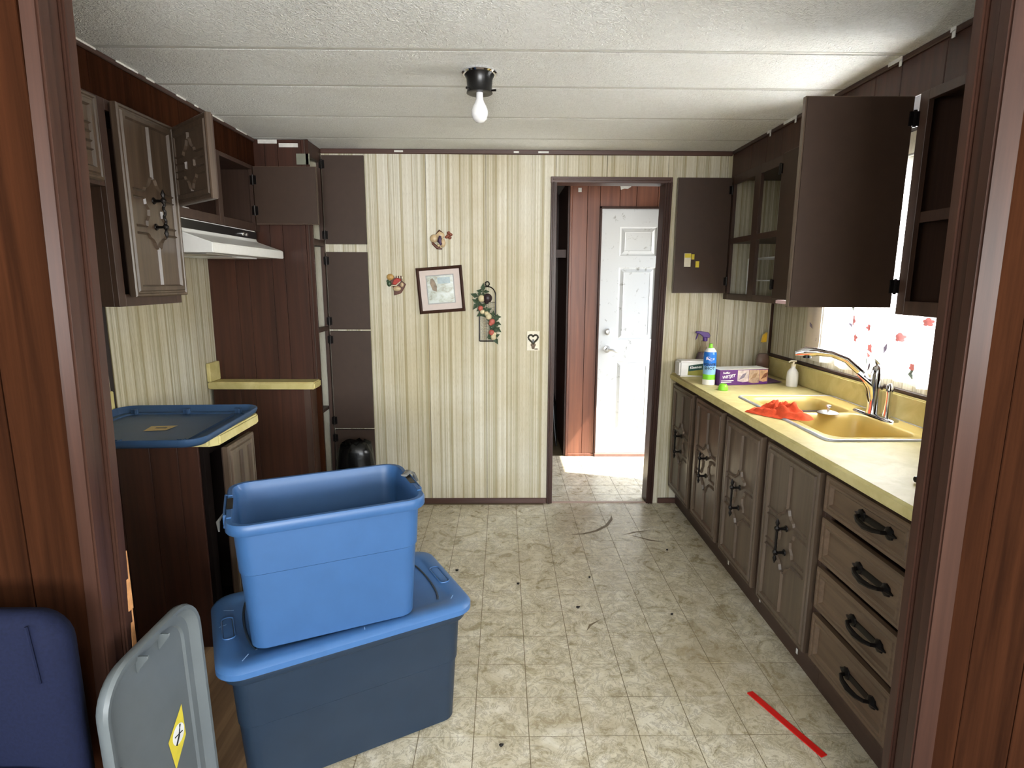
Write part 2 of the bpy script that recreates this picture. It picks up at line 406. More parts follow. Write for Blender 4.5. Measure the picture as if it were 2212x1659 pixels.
scuff([(.66, 3.02), (.74, 3.06), (.86, 3.09)], .010); scuff([(.70, 3.03), (.80, 2.96), (.88, 2.93)], .014)
scuff([(.34, 2.13), (.36, 2.17), (.41, 2.21)], .010)
# near room floor
struct(G().box(-3.0, 3.0, -3.0, YP1, -.004, .0).build('floor_near', 'carpet'), 'carpeted floor of the near room')

# ceiling: base + panels + battens
CX = lambda y: (-3.0, 3.0) if y < 1.3 else (-1.7, 1.70)
ce = struct(G().box(-3.0, 3.0, -3.0, 1.215, CZ+.004, CZ+.08).box(-1.7, 1.72, 1.215, 5.33, CZ+.004, CZ+.08).build('ceiling', flat('ceiling_joint', (92, 88, 76), .8)), 'textured white panel ceiling')
seams = [-3.0]
ys = [1.63, 2.036, 2.40, 2.826, 3.233]
ys = [1.63-.405*k for k in range(11, 0, -1)] + ys + [3.64, 4.05, 4.46]
prev = -3.0
for y in ys:
    if y-.012 > prev: G().box(*CX(y), prev+.002, y-.012, CZ, CZ+.006).build('panel', 'ceil', ce)
    G().box(*CX(y), y-.0085, y+.0085, CZ+.0002, CZ+.006).build('batten', 'batten', ce)
    prev = y+.012
G().box(*CX(5), prev, 5.3, CZ, CZ+.006).build('panel', 'ceil', ce)

# back wall with doorway: wallpapered sheets
wb = sroot('wall_back', 'striped wallpaper wall with the doorway')
DX0, DX1, DZ = .305, .955, 1.955
G().box(-1.62, DX0, YB+.004, YB+.09, 0, CZ).box(DX1, 1.70, YB+.004, YB+.09, 0, CZ).box(DX0, DX1, YB+.004, YB+.09, DZ, CZ).build('backing', 'dark_in', wb)
for a, b, z0 in [(-1.62, -1.20, 0), (-1.20, -.80, 0), (-.80, -.447, 0), (-.447, -.100, 0), (-.100, DX0, 0), (DX0, .60, DZ), (.60, DX1, DZ), (DX1, 1.30, 0), (1.30, 1.63, 0)]:
    G().box(a+.001, b-.001, YB, YB+.006, z0, CZ).build('wallpaper_panel', 'wallpaper', wb)
struct(G().box(-1.04, DX0-.03, YB-.010, YB, 0, .035).box(DX1+.03, 1.10, YB-.010, YB, 0, .035).build('baseboard_back', 'trimx', None, bev=.002), 'thin dark baseboard of the back wall')
g = G().box(-1.04, 1.32, YB-.012, YB, CZ-.026, CZ)
struct(g.build('trim_2', 'trimx', None, bev=.003), 'dark ceiling trim above the striped wall')
cr = bpy.data.objects['trim_2']
for x, w in ((-.62, .05), (.20, .06), (.06, .03)):
    G().box(x, x+w, YB-.0135, YB-.012, CZ-.018, CZ-.008).build('paint_chip', 'caulk', cr)
# doorway casing (slightly out of plumb on the right as in the old house)
dt = sroot('trim_3', 'dark casing round the doorway')
def slat(g, x0b, x0t, w, y0, y1, z0, z1):
    g.hexa([(x0b,y0,z0),(x0b+w,y0,z0),(x0b+w,y1,z0),(x0b,y1,z0)], [(x0t,y0,z1),(x0t+w,y0,z1),(x0t+w,y1,z1),(x0t,y1,z1)])
g = G(); slat(g, DX0-.030, DX0-.028, .035, YB-.014, YB+.10, 0, DZ+.0); slat(g, DX0-.020, DX0-.018, .010, YB-.020, YB, 0, DZ)
g.build('casing_side', 'trimw', dt, bev=.002)
g = G(); slat(g, DX1-.045, DX1-.018, .035, YB-.014, YB+.10, 0, DZ); slat(g, DX1-.034, DX1-.007, .009, YB-.021, YB, 0, DZ)
slat(g, DX1-.018, DX1+.010, .015, YB-.018, YB+.0, 0, DZ)
g.build('casing_side', 'trimw', dt, bev=.002)
G().box(DX0-.030, DX1+.026, YB-.014, YB+.10, DZ-.004, DZ+.030).box(DX0-.018, DX1+.01, YB-.020, YB, DZ+.010, DZ+.020).build('casing_head', 'trimx', dt, bev=.002)
G().box(DX0, DX1-.03, YB-.005, YB+.02, -.001, .004).build('threshold', flat('worn_threshold', (176, 150, 132), .5), dt)

# side walls of the kitchen
wl = sroot('wall_left', 'striped wallpaper wall behind the missing range')
G().box(XL-.1, XL-.004, YP1, 5.3, 0, CZ).build('backing', 'dark_in', wl)
for a, b in [(YP1, 1.80), (1.80, 2.375), (2.405, 2.82), (2.82, 3.27), (3.27, 3.50)]:
    G().box(XL-.006, XL, a+.001, b-.001, 0, CZ).build('wallpaper_panel', 'wallpaper', wl)
wr = sroot('wall_right', 'striped wallpaper wall round the sink window')
WY0, WY1, WZ0, WZ1 = 1.98, 2.87, 1.05, 1.82
G().box(XR+.004, XR+.10, YP1, WY0, 0, CZ).box(XR+.004, XR+.10, WY1, 3.60, 0, CZ).box(XR+.004, XR+.10, WY0, WY1, 0, WZ0).box(XR+.004, XR+.10, WY0, WY1, WZ1, CZ).build('backing', 'dark_in', wr)
for a, b, z0, z1 in [(YP1, WY0, 0, CZ), (WY0, 2.40, 0, WZ0), (2.40, WY1, 0, WZ0), (WY0, WY1, WZ1, CZ), (WY1, 3.19, 0, CZ), (3.19, YB, 0, CZ)]:
    G().box(XR, XR+.006, a+.001, b-.001, z0, z1).build('wallpaper_panel', 'wallpaper', wr)
struct(G().box(XR-.014, XR, YB-.014, YB, .95, 1.30).build('trim_4', 'trimw', None, bev=.003), 'dark corner moulding beside the sink wall')
struct(G().box(XR-.016, XR, 1.25, YB-.014, .952, .968).build('trim_5', 'trimy', None, bev=.003), 'thin dark moulding on top of the backsplash')
# window
wn = sroot('window_1', 'window over the sink behind the curtain')
G().box(XR-.004, XR+.10, WY0-.02, WY0+.012, WZ0, WZ1).box(XR-.004, XR+.10, WY1-.012, WY1+.02, WZ0, WZ1).box(XR-.004, XR+.10, WY0-.02, WY1+.02, WZ0-.02, WZ0+.012).box(XR-.004, XR+.10, WY0-.02, WY1+.02, WZ1-.012, WZ1+.02).build('window_frame', 'white', wn, bev=.002)
G().box(XR+.045, XR+.07, WY0, WY1, 1.42, 1.45).build('meeting_rail', 'white', wn)
G().box(XR+.05, XR+.054, WY0+.012, WY1-.012, WZ0+.012, 1.42).build('pane', 'glass', wn)
G().box(XR+.06, XR+.064, WY0+.012, WY1-.012, 1.45, WZ1-.012).build('pane', 'glass', wn)

# soffits over the wall cabinets
sl = sroot('wall_soffit_left', 'planked soffit above the left wall cabinets')
G().box(XL, -1.335, YP1+.08, 3.27, 1.985, CZ).build('backing', 'dark_in', sl)
planks_y(sl, [1.225, 1.52, 1.72, 1.90, 2.02, 2.24, 2.36, 2.55, 2.74, 2.90, 3.08, 3.27], -1.335, -1.325, 1.985, CZ, 'panel')
G().box(-1.325, -1.316, 1.225, 3.27, CZ-.018, CZ).build('cove', 'trimy', sl, bev=.003)
for y, w in ((1.95, .10), (2.15, .12), (2.32, .05), (2.52, .07), (2.66, .03), (2.80, .12), (3.05, .12)):
    G().box(-1.316, -1.3135, y, y+w, CZ-.006, CZ).build('paint_chip', 'caulk', sl)
srt = sroot('wall_soffit_right', 'planked soffit above the sink window')
G().box(1.335, XR, YP1+.08, YB, 1.985, CZ).build('backing', 'dark_in', srt)
planks_y(srt, [1.225, 1.55, 1.86, 2.06, 2.20, 2.38, 2.52, 2.70, 2.90, 3.06, 3.24, 3.50], 1.325, 1.335, 1.985, CZ, 'panel_dark')
G().box(1.316, 1.325, 1.225, YB, CZ-.018, CZ).build('cove', 'trimy', srt, bev=.003)
for y, w in ((1.82, .02), (2.05, .07), (2.45, .06), (2.75, .12), (3.0, .04)):
    g = G().box(1.3135, 1.316, y, y+w, CZ-.012, CZ); g.box(1.3135, 1.316, y, y+.012, CZ-.03, CZ-.01); g.build('paint_chip', 'caulk', srt)

# near partition: planked walls left and right of the opening
wf = sroot('wall_front', 'brown planked partition round the wide opening')
G().box(-3.0, -.87, YP0+.008, YP1-.004, 0, CZ).box(.965, 3.0, YP0+.008, YP1-.004, 0, CZ).build('backing', 'dark_in', wf)
planks_x(wf, [-3.0, -2.6, -2.3, -1.9, -1.5, -1.3, -1.16, -.990], YP0, YP0+.009, 0, CZ, 'panel')
G().box(-.9885, -.862, YP0, YP0+.009, 0, CZ).build('plank', 'panel', wf, bev=.0015)
G().box(.962, 1.035, YP0, YP0+.009, 0, CZ).build('plank', 'panel', wf, bev=.0015)
planks_x(wf, [1.035, 1.16, 1.3, 1.5, 1.9, 2.3, 3.0], YP0, YP0+.009, 0, CZ, 'panel')
planks_x(wf, [-1.62, -1.4, -1.2, -.87], YP1-.005, YP1, 0, CZ, 'panel')
planks_x(wf, [.965, 1.2, 1.4, 1.63], YP1-.005, YP1, 0, CZ, 'panel')
def jamb(name, lab, sgn, xb, xt, wdt):
    r = sroot(name, lab)
    def st(x0, x1, y0, y1, nm, m='trimw'):
        g = G(); a, b = xb+sgn*x0, xb+sgn*x1; c, d = xt+sgn*x0, xt+sgn*x1
        g.hexa([(a,y0,0),(b,y0,0),(b,y1,0),(a,y1,0)], [(c,y0,CZ),(d,y0,CZ),(d,y1,CZ),(c,y1,CZ)]); g.build(nm, m, r, bev=.004, seg=2, smooth=40)
    st(0, wdt, YP0-.010, YP0+.022, 'casing')
    st(.006, wdt, YP0+.022, YP1-.022, 'jamb_board')
    st(-.002, wdt, YP1-.022, YP1+.008, 'casing')
    return r
jl = jamb('trim_6', 'glossy dark corner post of the opening, left side', -1, -.862, -.812, .034)
jr = jamb('trim_7', 'dark corner post of the opening, right side', 1, .932, .912, .05)
# splintered raw wood on the left post
rawm = flat('raw_splintered_wood', (206, 146, 92), .8, var=.15, nscale=60)
g = G()
for z, h, w in ((.62, .10, .010), (.74, .11, .006), (.44, .07, .008), (.86, .05, .004)):
    xe = -.862 + .05*z/CZ + .001
    g.add([(xe, YP1+.009, z), (xe-.004-w, YP1-.001, z+h*.4), (xe+.0015, YP1+.009, z+h), (xe+.003, YP1+.006, z+h*.5)], [(0, 1, 2, 3)])
g2 = G()
for z0, z1, d in ((.55, .66, .006), (.66, .80, .004), (.38, .47, .008)):
    xe = -.862 + .05*z0/CZ
    g2.hexa([(xe-.001, YP1-.006, z0), (xe+.0035, YP1-.006, z0), (xe+.0035, YP1+.0095, z0), (xe-.001, YP1+.0095, z0)], [(xe+.0006, YP1-.001, z1), (xe+.004, YP1-.001, z1), (xe+.004, YP1+.0095, z1), (xe+.0006, YP1+.0095, z1)])
g2.build('splinter', rawm, jl)['label'] = 'raw splintered wood'
# near room shell (behind and beside the camera)
struct(G().box(-3.1, -3.0, -3.0, 1.15, 0, .75).box(-3.1, -3.0, -3.0, 1.15, 1.95, CZ+.05).box(-3.1, -3.0, -3.0, -1.85, .75, 1.95).box(-3.1, -3.0, -.15, 1.15, .75, 1.95).build('wall_near_left', 'panel'), 'near room wall')
struct(G().box(3.0, 3.1, -3.0, 1.15, 0, .75).box(3.0, 3.1, -3.0, 1.15, 1.95, CZ+.05).box(3.0, 3.1, -3.0, -1.85, .75, 1.95).box(3.0, 3.1, .05, 1.15, .75, 1.95).build('wall_near_right', 'panel'), 'near room wall')
struct(G().box(-3.1, -.7, -3.1, -3.0, 0, CZ+.05).box(2.1, 3.1, -3.1, -3.0, 0, CZ+.05).box(-.7, 2.1, -3.1, -3.0, 0, .7).box(-.7, 2.1, -3.1, -3.0, 2.0, CZ+.05).build('wall_near_back', 'wallpaper'), 'near room wall')
struct(G().box(-3.1, XL-.1, 1.15, 5.4, 0, CZ+.1).build('wall_outer_left', 'panel'), 'outer wall')

# ------------------------------------------------------------------ hall beyond the doorway
YH = 4.50
wh = sroot('wall_hall', 'reddish planked far wall of the hall')
DH0, DH1, DHT = .745, 1.49, 1.925
G().box(.50, DH0-.02, YH+.010, YH+.1, 0, CZ).box(DH1+.02, 1.72, YH+.010, YH+.1, 0, CZ).box(DH0-.02, DH1+.02, YH+.010, YH+.1, DHT+.02, CZ).build('backing', 'dark_in', wh)
planks_x(wh, [.517, .632, DH0-.018], YH, YH+.012, 0, CZ-.015, 'hallwood', name='plank')
planks_x(wh, [DH0-.018, .875, 1.0, 1.16, 1.33, 1.5], YH, YH+.012, DHT+.018, CZ-.015, 'hallwood')
G().box(DH1+.02, 1.63, YH, YH+.012, 0, CZ-.015).build('plank', 'hallwood', wh)
G().box(.500, .517, YH-.006, YH+.012, 0, CZ-.015).build('corner_bead', 'hallwood', wh, bev=.003)
G().box(.517, DH0-.018, YH-.006, YH, .0, .022).build('baseboard', 'hallwood', wh, bev=.002)
G().box(.5, 1.63, YH-.01, YH+.012, CZ-.018, CZ-.001).build('cove', 'trimx', wh, bev=.002)
G().box(.56, .585, YH-.002, YH, 2.045, 2.075).add([(.548,YH-.002,2.10),(.575,YH-.002,2.106),(.572,YH-.002,2.092),(.548,YH-.002,2.09)],[(0,1,2,3)]).build('paint_chip', 'caulk', wh)
G().add([(.868,YH-.002,2.108),(.94,YH-.002,2.108),(.955,YH-.002,2.085),(.93,YH-.002,2.07),(.905,YH-.002,2.072),(.878,YH-.002,2.062),(.873,YH-.002,2.09)],[(0,1,2,3,4,5,6)]).build('paint_chip', 'caulk', wh)
# white panelled exterior door
wd = sroot('door_1', 'white panelled exterior door beyond the doorway')
G().box(DH0-.018, DH0-.003, YH-.012, YH+.03, 0, DHT+.018).box(DH1+.003, DH1+.018, YH-.012, YH+.03, 0, DHT+.018).box(DH0-.018, DH1+.018, YH-.012, YH+.03, DHT+.002, DHT+.018).build('door_casing', 'trimw', wd, bev=.002)
def panel_door(parent):
    x0, x1, z0, z1, y = DH0, DH1, .025, DHT, YH+.002
    cells = [(a, b) for a, b in ((.885, 1.165),)] + [(1.215, 1.40)]
    rows = [(.21, .775), (.94, 1.495), (1.58, 1.795)]
    cols = [(.885, 1.060), (1.175, 1.350)]
    cols = [(.885, 1.165), (1.245, 1.44)]
    xs = [x0, cols[0][0], cols[0][1], cols[1][0], cols[1][1], x1]; zs = [z0] + [v for r in rows for v in r] + [z1]
    g = G()
    for i in range(5):
        for j in range(7):
            a, b, c, d = xs[i], xs[i+1], zs[j], zs[j+1]
            if i in (1, 3) and j in (1, 3, 5):
                # raised and fielded panel: groove, slope, field
                R = lambda k, dy: [(a+k, y+dy, c+k), (b-k, y+dy, c+k), (b-k, y+dy, d-k), (a+k, y+dy, d-k)]
                g.rings([R(0, 0), R(.006, .006), R(.014, .008), R(.038, -.001), R(.042, .001)], cap0=False, cap1=True)
            else: g.add([(a, y, c), (b, y, c), (b, y, d), (a, y, d)], [(0, 1, 2, 3)])
    g.box(x0, x1, y+.012, y+.04, z0, z1)
    return g.build('door_leaf', 'doorwhite', parent)
dl = panel_door(wd)
g = G().lathe([(.026, YH+.002), (.026, YH-.006), (.016, YH-.010), (.016, YH-.016), (.006, YH-.017)], (.815, 0, 1.003), 16, axis='y')
g.build('deadbolt', 'steel', wd, smooth=40)
g = G().lathe([(.028, YH+.002), (.028, YH-.008), (.012, YH-.012), (.012, YH-.045)], (.812, 0, .868), 16, axis='y')
g.tube([(.812, YH-.045, .868), (.845, YH-.05, .866), (.88, YH-.048, .852), (.905, YH-.045, .845)], [.011, .009, .007, .005], 8)
g.build('lever_handle', 'steel', wd, smooth=40)
G().box(DH0-.01, DH1, YH-.02, YH+.02, -.002, .024).build('sill', flat('worn_sill', (128, 96, 84), .5), wd, bev=.003)
# right hall wall with the open outer doorway letting the sun in
whr = struct(G().box(XR, XR+.06, 3.60, 3.75, 0, CZ).box(XR, XR+.06, 3.75, 4.455, 1.79, CZ).box(XR, XR+.06, 4.455, 4.62, 0, CZ).build('wall_hall_right', 'hallwood'), 'hall side wall with open outer doorway')
struct(G().box(1.65, 4.2, 2.9, 5.4, -.5, -.45).build('ground', flat('sunlit_concrete', (196, 192, 182), .9)), 'pale ground outside the hall doorway')
# closet recess left of the far wall
wc = sroot('wall_closet', 'dark closet recess at the left of the hall')
G().box(-1.7, .50, 5.25, 5.33, 0, CZ).build('closet_back', 'panel_dark', wc)
G().box(.488, .50, YH+.012, 5.25, 0, CZ).build('closet_side', 'panel_dark', wc)
G().box(-.3, .488, 4.62, 5.25, 1.60, 1.62).box(-.3, .488, 4.60, 4.62, 1.57, 1.63).build('closet_shelf', 'panel_dark', wc)
G().box(-.9, -.8, 3.6, 5.25, 0, CZ).build('closet_end', 'panel_dark', wc)
G().box(.365, .385, 4.52, 4.56, 0, 2.05).build('closet_jamb', 'edge', wc)
G().box(-1.7, -1.62, 3.5, 5.3, 0, CZ).build('side_panel', 'panel_dark', wc)
# umbrella-like rolled item leaning in the closet
u = thing('umbrella', 'dark folded umbrella with a brown grip leaning in the hall closet', 'umbrella', (.40, 4.78, 0))
G().tube([(.45, 4.72, .02), (.42, 4.76, .35), (.395, 4.80, .52)], [.006, .032, .022], 8).build('canopy', 'black', u, smooth=50)
G().tube([(.395, 4.80, .52), (.388, 4.81, .60)], [.012, .014], 8).build('grip', flat('brown_grip', (150, 98, 76), .5), u, smooth=50)
G().tube([(.388, 4.81, .60), (.38, 4.82, .78)], [.018, .016], 8).build('handle', 'black', u, smooth=50)
# ------------------------------------------------------------------ cabinet building blocks
def bas(org, u, w):
    """matrix: local x=u (along the door), y=w (outward), z up"""
    u = Vector((u[0], u[1], 0)).normalized(); w = Vector((w[0], w[1], 0)).normalized()
    return Matrix(((u.x, w.x, 0, org[0]), (u.y, w.y, 0, org[1]), (0, 0, 1, org[2]), (0, 0, 0, 1)))
PROF = [(0, 0), (0, .010), (.004, .014), (.010, .014), (.013, .010), (.018, .010), (.022, .016), (.036, .016), (.042, .007)]
def sweep_front(g, Wd, H, prof, t):
    rs = [[(0, -t, 0), (Wd, -t, 0), (Wd, -t, H), (0, -t, H)]]
    for i, h in prof: rs.append([(i, h, i), (Wd-i, h, i), (Wd-i, h, H-i), (i, h, H-i)])
    g.rings(rs)
def ridge(g, pts, h0, w=.006, h=.006):
    h *= 1.25
    """low triangular ridge following 2-D points (u,z) on plane y=h0"""
    P = [Vector(p) for p in pts]; rs = []
    for i, p in enumerate(P):
        d = (P[min(i+1, len(P)-1)]-P[max(i-1, 0)]).normalized(); n = Vector((-d.y, d.x))
        a, b = p+n*w, p-n*w
        rs.append([(a.x, h0-.001, a.y), (p.x, h0+h, p.y), (b.x, h0-.001, b.y)])
    g.rings(rs)
def carve(g, Wd, H, zc, a=.075, f=.042, h0=.007):
    cx = Wd/2
    for s in (-1, 1):
        e = -s*(cx-f)
        for q in (-1, 1):
            zq = zc+q*a
            ridge(g, [(cx+e, zq), (cx-s*.058, zq), (cx-s*.050, zq+q*.012), (cx-s*.034, zq+q*.018), (cx-s*.022, zq+q*.030), (cx-s*.014, zq+q*.048), (cx-s*.007, zq+q*.052)], h0, .005, .007)
            zi = zc+q*(a-.026)
            ridge(g, [(cx+e, zi), (cx-s*.058, zi)], h0, .005, .006)
        ridge(g, [(cx-s*.058, zc-a+.026), (cx-s*.056, zc-a*.4), (cx-s*.042, zc-.012), (cx-s*.040, zc+.012), (cx-s*.056, zc+a*.4), (cx-s*.058, zc+a-.026)], h0, .005, .006)
    ridge(g, [(cx, f), (cx, zc-a-.048)], h0, .0055, .007); ridge(g, [(cx, zc+a+.048), (cx, H-f)], h0, .0055, .007)
def iron_pull(parent, mx, cu, cz, y0, twist=False):
    g = G(mx); y1 = y0+.034
    pts = [(cu+(.003*sin(k*1.6) if twist else 0), y1+(.003*cos(k*1.6) if twist else 0), cz-.055+.11*k/14) for k in range(15)]
    g.tube(pts, .0048, 6)
    for s in (-1, 1):
        z = cz+s*.047
        g.tube([(cu, y0-.002, z), (cu, y1, z)], [.006, .0045], 6)
        g.lathe([(.003, z-.012*1), (.010, z-.002), (.010, z+.004), (.004, z+.012)], (cu, y1, 0), 6)
        g.tube([(cu, y1, cz+s*.058), (cu, y1, cz+s*.070), (cu, y1, cz+s*.088)], [.004, .008, .0008], 6)
        g.box(cu-.014, cu+.014, y1-.003, y1+.003, z-.003, z+.003)
        g.lathe([(.013, y0), (.011, y0+.003)], (cu, 0, z), 8, axis='y')
    return g.build('handle', 'black_iron', parent, smooth=40)
def hinge(parent, mx, z, y=.0):
    g = G(mx); g.box(-.014, .016, y-.002, y+.006, z-.022, z+.022); g.lathe([(.005, z-.026), (.005, z+.026)], (0, y+.005, 0), 8)
    return g.build('hinge', 'black_iron', parent)
def cab_door(parent, org, u, w, Wd, H, carved=True, zc=None, pull=True, a=.075, twist=False, hinges=True, t=.008, m=None, inner=True):
    mx = bas(org, u, w)
    g = G(mx); sweep_front(g, Wd, H, PROF, t)
    zc = H/2 if zc is None else zc
    if carved: carve(g, Wd, H, zc, a)
    # plain flat backing board on the inside (second material)
    g.mi = 1; g.box(.004, Wd-.004, -t-.006, -t+.001, .004, H-.004)
    d = g.build('door', [m or 'carved', 'plain'], parent)
    if pull: iron_pull(d, mx, Wd/2, zc, .009, twist)
    if hinges:
        for z in (.07, H-.07):
            hinge(d, bas(org, u, (-w[0], -w[1])), z, t+.006)
    return d
def carcass(g, xa, xb, y0, y1, z0, z1, t=.014, back=False, top=True):
    """open-fronted box; xa = wall side, xb = front side"""
    lo, hi = min(xa, xb), max(xa, xb)
    g.box(lo, hi, y0, y0+t, z0, z1); g.box(lo, hi, y1-t, y1, z0, z1)
    g.box(lo, hi, y0+t, y1-t, z0, z0+t)
    if top: g.box(lo, hi, y0+t, y1-t, z1-t, z1)
    if back: g.box(lo, lo+.004, y0+t, y1-t, z0+t, z1-t) if xa < xb else g.box(hi-.004, hi, y0+t, y1-t, z0+t, z1-t)
def face(g, xf, sg, y0, y1, z0, z1, ys, zs, t=.018):
    """face frame; ys / zs list of (lo,hi) openings"""
    x0, x1 = sorted((xf, xf-sg*t))
    e = [y0] + [v for p in ys for v in p] + [y1]
    for i in range(0, len(e), 2): g.box(x0, x1, e[i], e[i+1], z0, z1)
    for (a, b) in ys:
        q = [z0] + [v for p in zs for v in p] + [z1]
        for i in range(0, len(q), 2): g.box(x0, x1, a, b, q[i], q[i+1])

# ------------------------------------------------------------------ LEFT: wall cabinets
c = thing('wall_cabinet', 'short carved wall cabinet nearest the left post, above the missing fridge', 'cabinet', (-1.47, 1.62, 1.70), group='wall cabinets')
g = G(); carcass(g, XL, -1.338, 1.225, 2.03, 1.70, 1.985); face(g, -1.32, 1, 1.225, 2.03, 1.70, 1.985, [(1.27, 1.62), (1.66, 2.0)], [(1.73, 1.955)]); g.build('body', 'cab', c, bev=.001)
for y in (1.255, 1.655): cab_door(c, (-1.311, y, 1.712), (0, 1), (1, 0), .345, .262, zc=.13, a=.04, pull=False)
c = thing('wall_cabinet', 'tall carved wall cabinet with a twisted black pull, left of the range hood', 'cabinet', (-1.47, 2.235, 1.303), group='wall cabinets')
g = G(); carcass(g, XL, -1.338, 2.033, 2.425, 1.303, 1.985); face(g, -1.32, 1, 2.033, 2.425, 1.303, 1.985, [(2.07, 2.39)], [(1.345, 1.95)]); g.build('body', 'cab', c, bev=.001)
cab_door(c, (-1.300, 2.415, 1.335), (0, -1), (1, .06), .335, .645, zc=.30, twist=True)
c = thing('wall_cabinet', 'open wall cabinet above the range hood with both doors swung out', 'cabinet', (-1.47, 2.83, 1.65), group='wall cabinets')
g = G(); carcass(g, XL, -1.338, 2.428, 3.265, 1.65, 1.985, back=True); face(g, -1.32, 1, 2.428, 3.265, 1.65, 1.985, [(2.46, 2.82), (2.86, 3.21)], [(1.69, 1.965)]); g.build('body', 'cab', c, bev=.001)
G().box(-1.60, -1.44, 2.62, 2.78, 1.664, 1.72).build('duct', 'white_enamel', c)
d = cab_door(c, (-1.308, 2.448, 1.685), (.735, -.68), (-.68, -.735), .365, .295, zc=.14, a=.04, pull=False)
d = cab_door(c, (-1.312, 3.215, 1.685), (1, 0), (0, 1), .33, .295, zc=.14, a=.04, pull=False)
# range hood
h = thing('range_hood', 'white range hood with a black control strip', 'range hood', (-1.4, 2.83, 1.50))
g = G(); y0, y1 = 2.432, 3.20
g.prism([(-1.62, 1.648), (-1.318, 1.648), (-1.316, 1.604), (-1.310, 1.592), (-1.185, 1.548), (-1.178, 1.545), (-1.178, 1.506), (-1.62, 1.506)], y0, y1, 'xz')
g.build('hood_shell', 'white_enamel', h, bev=.003, seg=2, smooth=35)
G().box(-1.318, -1.312, y0+.004, y1-.004, 1.606, 1.643).build('control_strip', 'black', h)
for y in (3.02, 3.06): G().lathe([(.011, -1.312), (.010, -1.302), (.004, -1.300)], (0, y, 1.624), 12, axis='x').build('knob', 'chrome', h, smooth=40)
G().box(-1.56, -1.24, 2.50, 2.78, 1.501, 1.506).build('filter', 'steel', h)
G().box(-1.52, -1.28, 2.82, 3.10, 1.500, 1.506).build('light_lens', 'white', h)

# ------------------------------------------------------------------ LEFT: pantry
p = thing('pantry_cabinet', 'tall dark pantry cabinet in the back left corner, its doors open', 'cabinet', (-1.33, 3.38, 0))
YP = 3.27
for a, b in zip([-1.62, -1.47, -1.40, -1.27, -1.20, -1.075], [-1.47, -1.40, -1.27, -1.20, -1.075, -1.06]):
    G().box(a+.001, b-.001, YP, YP+.010, .0, CZ-.003).build('plank', 'panel_dark', p, bev=.001)
g = G().box(-1.61, -1.06, YP+.010, YP+.016, 0, CZ-.003); g.box(-1.61, -1.06, YB-.012, YB-.008, 0, .10)
for z in (.09, .62, 1.10, 1.585): g.box(-1.61, -1.062, YP+.016, YB-.004, z, z+.016)
g.build('inside_shelves', 'cab', p)
g = G(); face(g, -1.04, 1, YP-.004, YB-.002, 0, CZ-.003, [(3.295, 3.468)], [(.10, 1.10), (1.125, 1.585), (1.62, 2.05)], t=.02); g.build('face_frame', 'cab', p, bev=.001)
G().box(-1.085, -1.036, YP-.010, YP-.001, 0, .80).build('corner_stile', 'panel', p, bev=.002)
G().box(-1.052, -1.034, YP-.008, YP+.0, .84, CZ-.003).build('corner_bead', 'trimw', p, bev=.002)
for z0, z1 in ((1.60, 2.09), (1.105, 1.555), (.50, 1.095), (.12, .49)):
    mx = bas((-1.03, 3.478, z0), (1, 0), (0, 1)); g = G(mx); sweep_front(g, .238, z1-z0, [(0, 0), (0, .006), (.004, .008)], .010)
    d = g.build('door', 'plain', p)
    for z in (.05, z1-z0-.05): hinge(d, bas((-1.03, 3.478, z0), (1, 0), (0, -1)), z, .012)
G().box(-1.10, -1.03, 3.262, 3.268, 2.0, 2.055).build('paper_label', flat('grey_tape', (126, 128, 112), .6), p)
g = G()
for a, b, z in ((-1.30, -1.20, 2.118), (-1.19, -1.09, 2.10)):
    g.box(a, b, YP-.003, YP-.0005, z-.012, z+.008)
g.build('paint_chip', 'caulk', p)
# filler base cabinet + narrow counter beside pantry
fb = thing('base_filler', 'narrow dark base panel under the small yellow shelf counter', 'cabinet', (-1.33, 3.22, 0))
for a, b in zip([-1.60, -1.45, -1.37, -1.10], [-1.45, -1.37, -1.10, -1.062]):
    G().box(a+.001, b-.001, 3.17, 3.18, 0, .80).build('plank', 'panel_dark', fb, bev=.001)
G().box(-1.10, -1.065, 3.160, 3.169, 0, .80).box(-1.60, -1.062, 3.18, 3.255, 0, .79).build('body', 'cab', fb)
t = thing('countertop', 'narrow yellow laminate counter strip jutting by the pantry', 'countertop', (-1.33, 3.2, .80))
G().box(-1.618, -1.035, 3.145, 3.262, .802, .842).build('top', 'counter', t, bev=.006, seg=2)
G().box(-1.618, -1.597, 3.145, 3.262, .842, .945).build('backsplash', 'counter', t, bev=.004)
# trash bag
tb = G()
rs = []
for k, (z, r) in enumerate([(0, .7), (.02, .98), (.12, 1.05), (.28, 1.0), (.38, .92), (.43, .78), (.445, .45)]):
    rs.append([(-.885+.115*r*(1+.07*sin(j*2.3+k))*cos(2*pi*j/20), 3.37+.085*r*(1+.07*cos(j*1.7+k*2))*sin(2*pi*j/20), z+.012*sin(j*1.9+k)*(k > 1)) for j in range(20)])
tb.rings(rs)
tag(tb.build('trash_bag', 'bag', None, smooth=70), 'black trash bag slumped on the floor beside the pantry doors', 'bag')

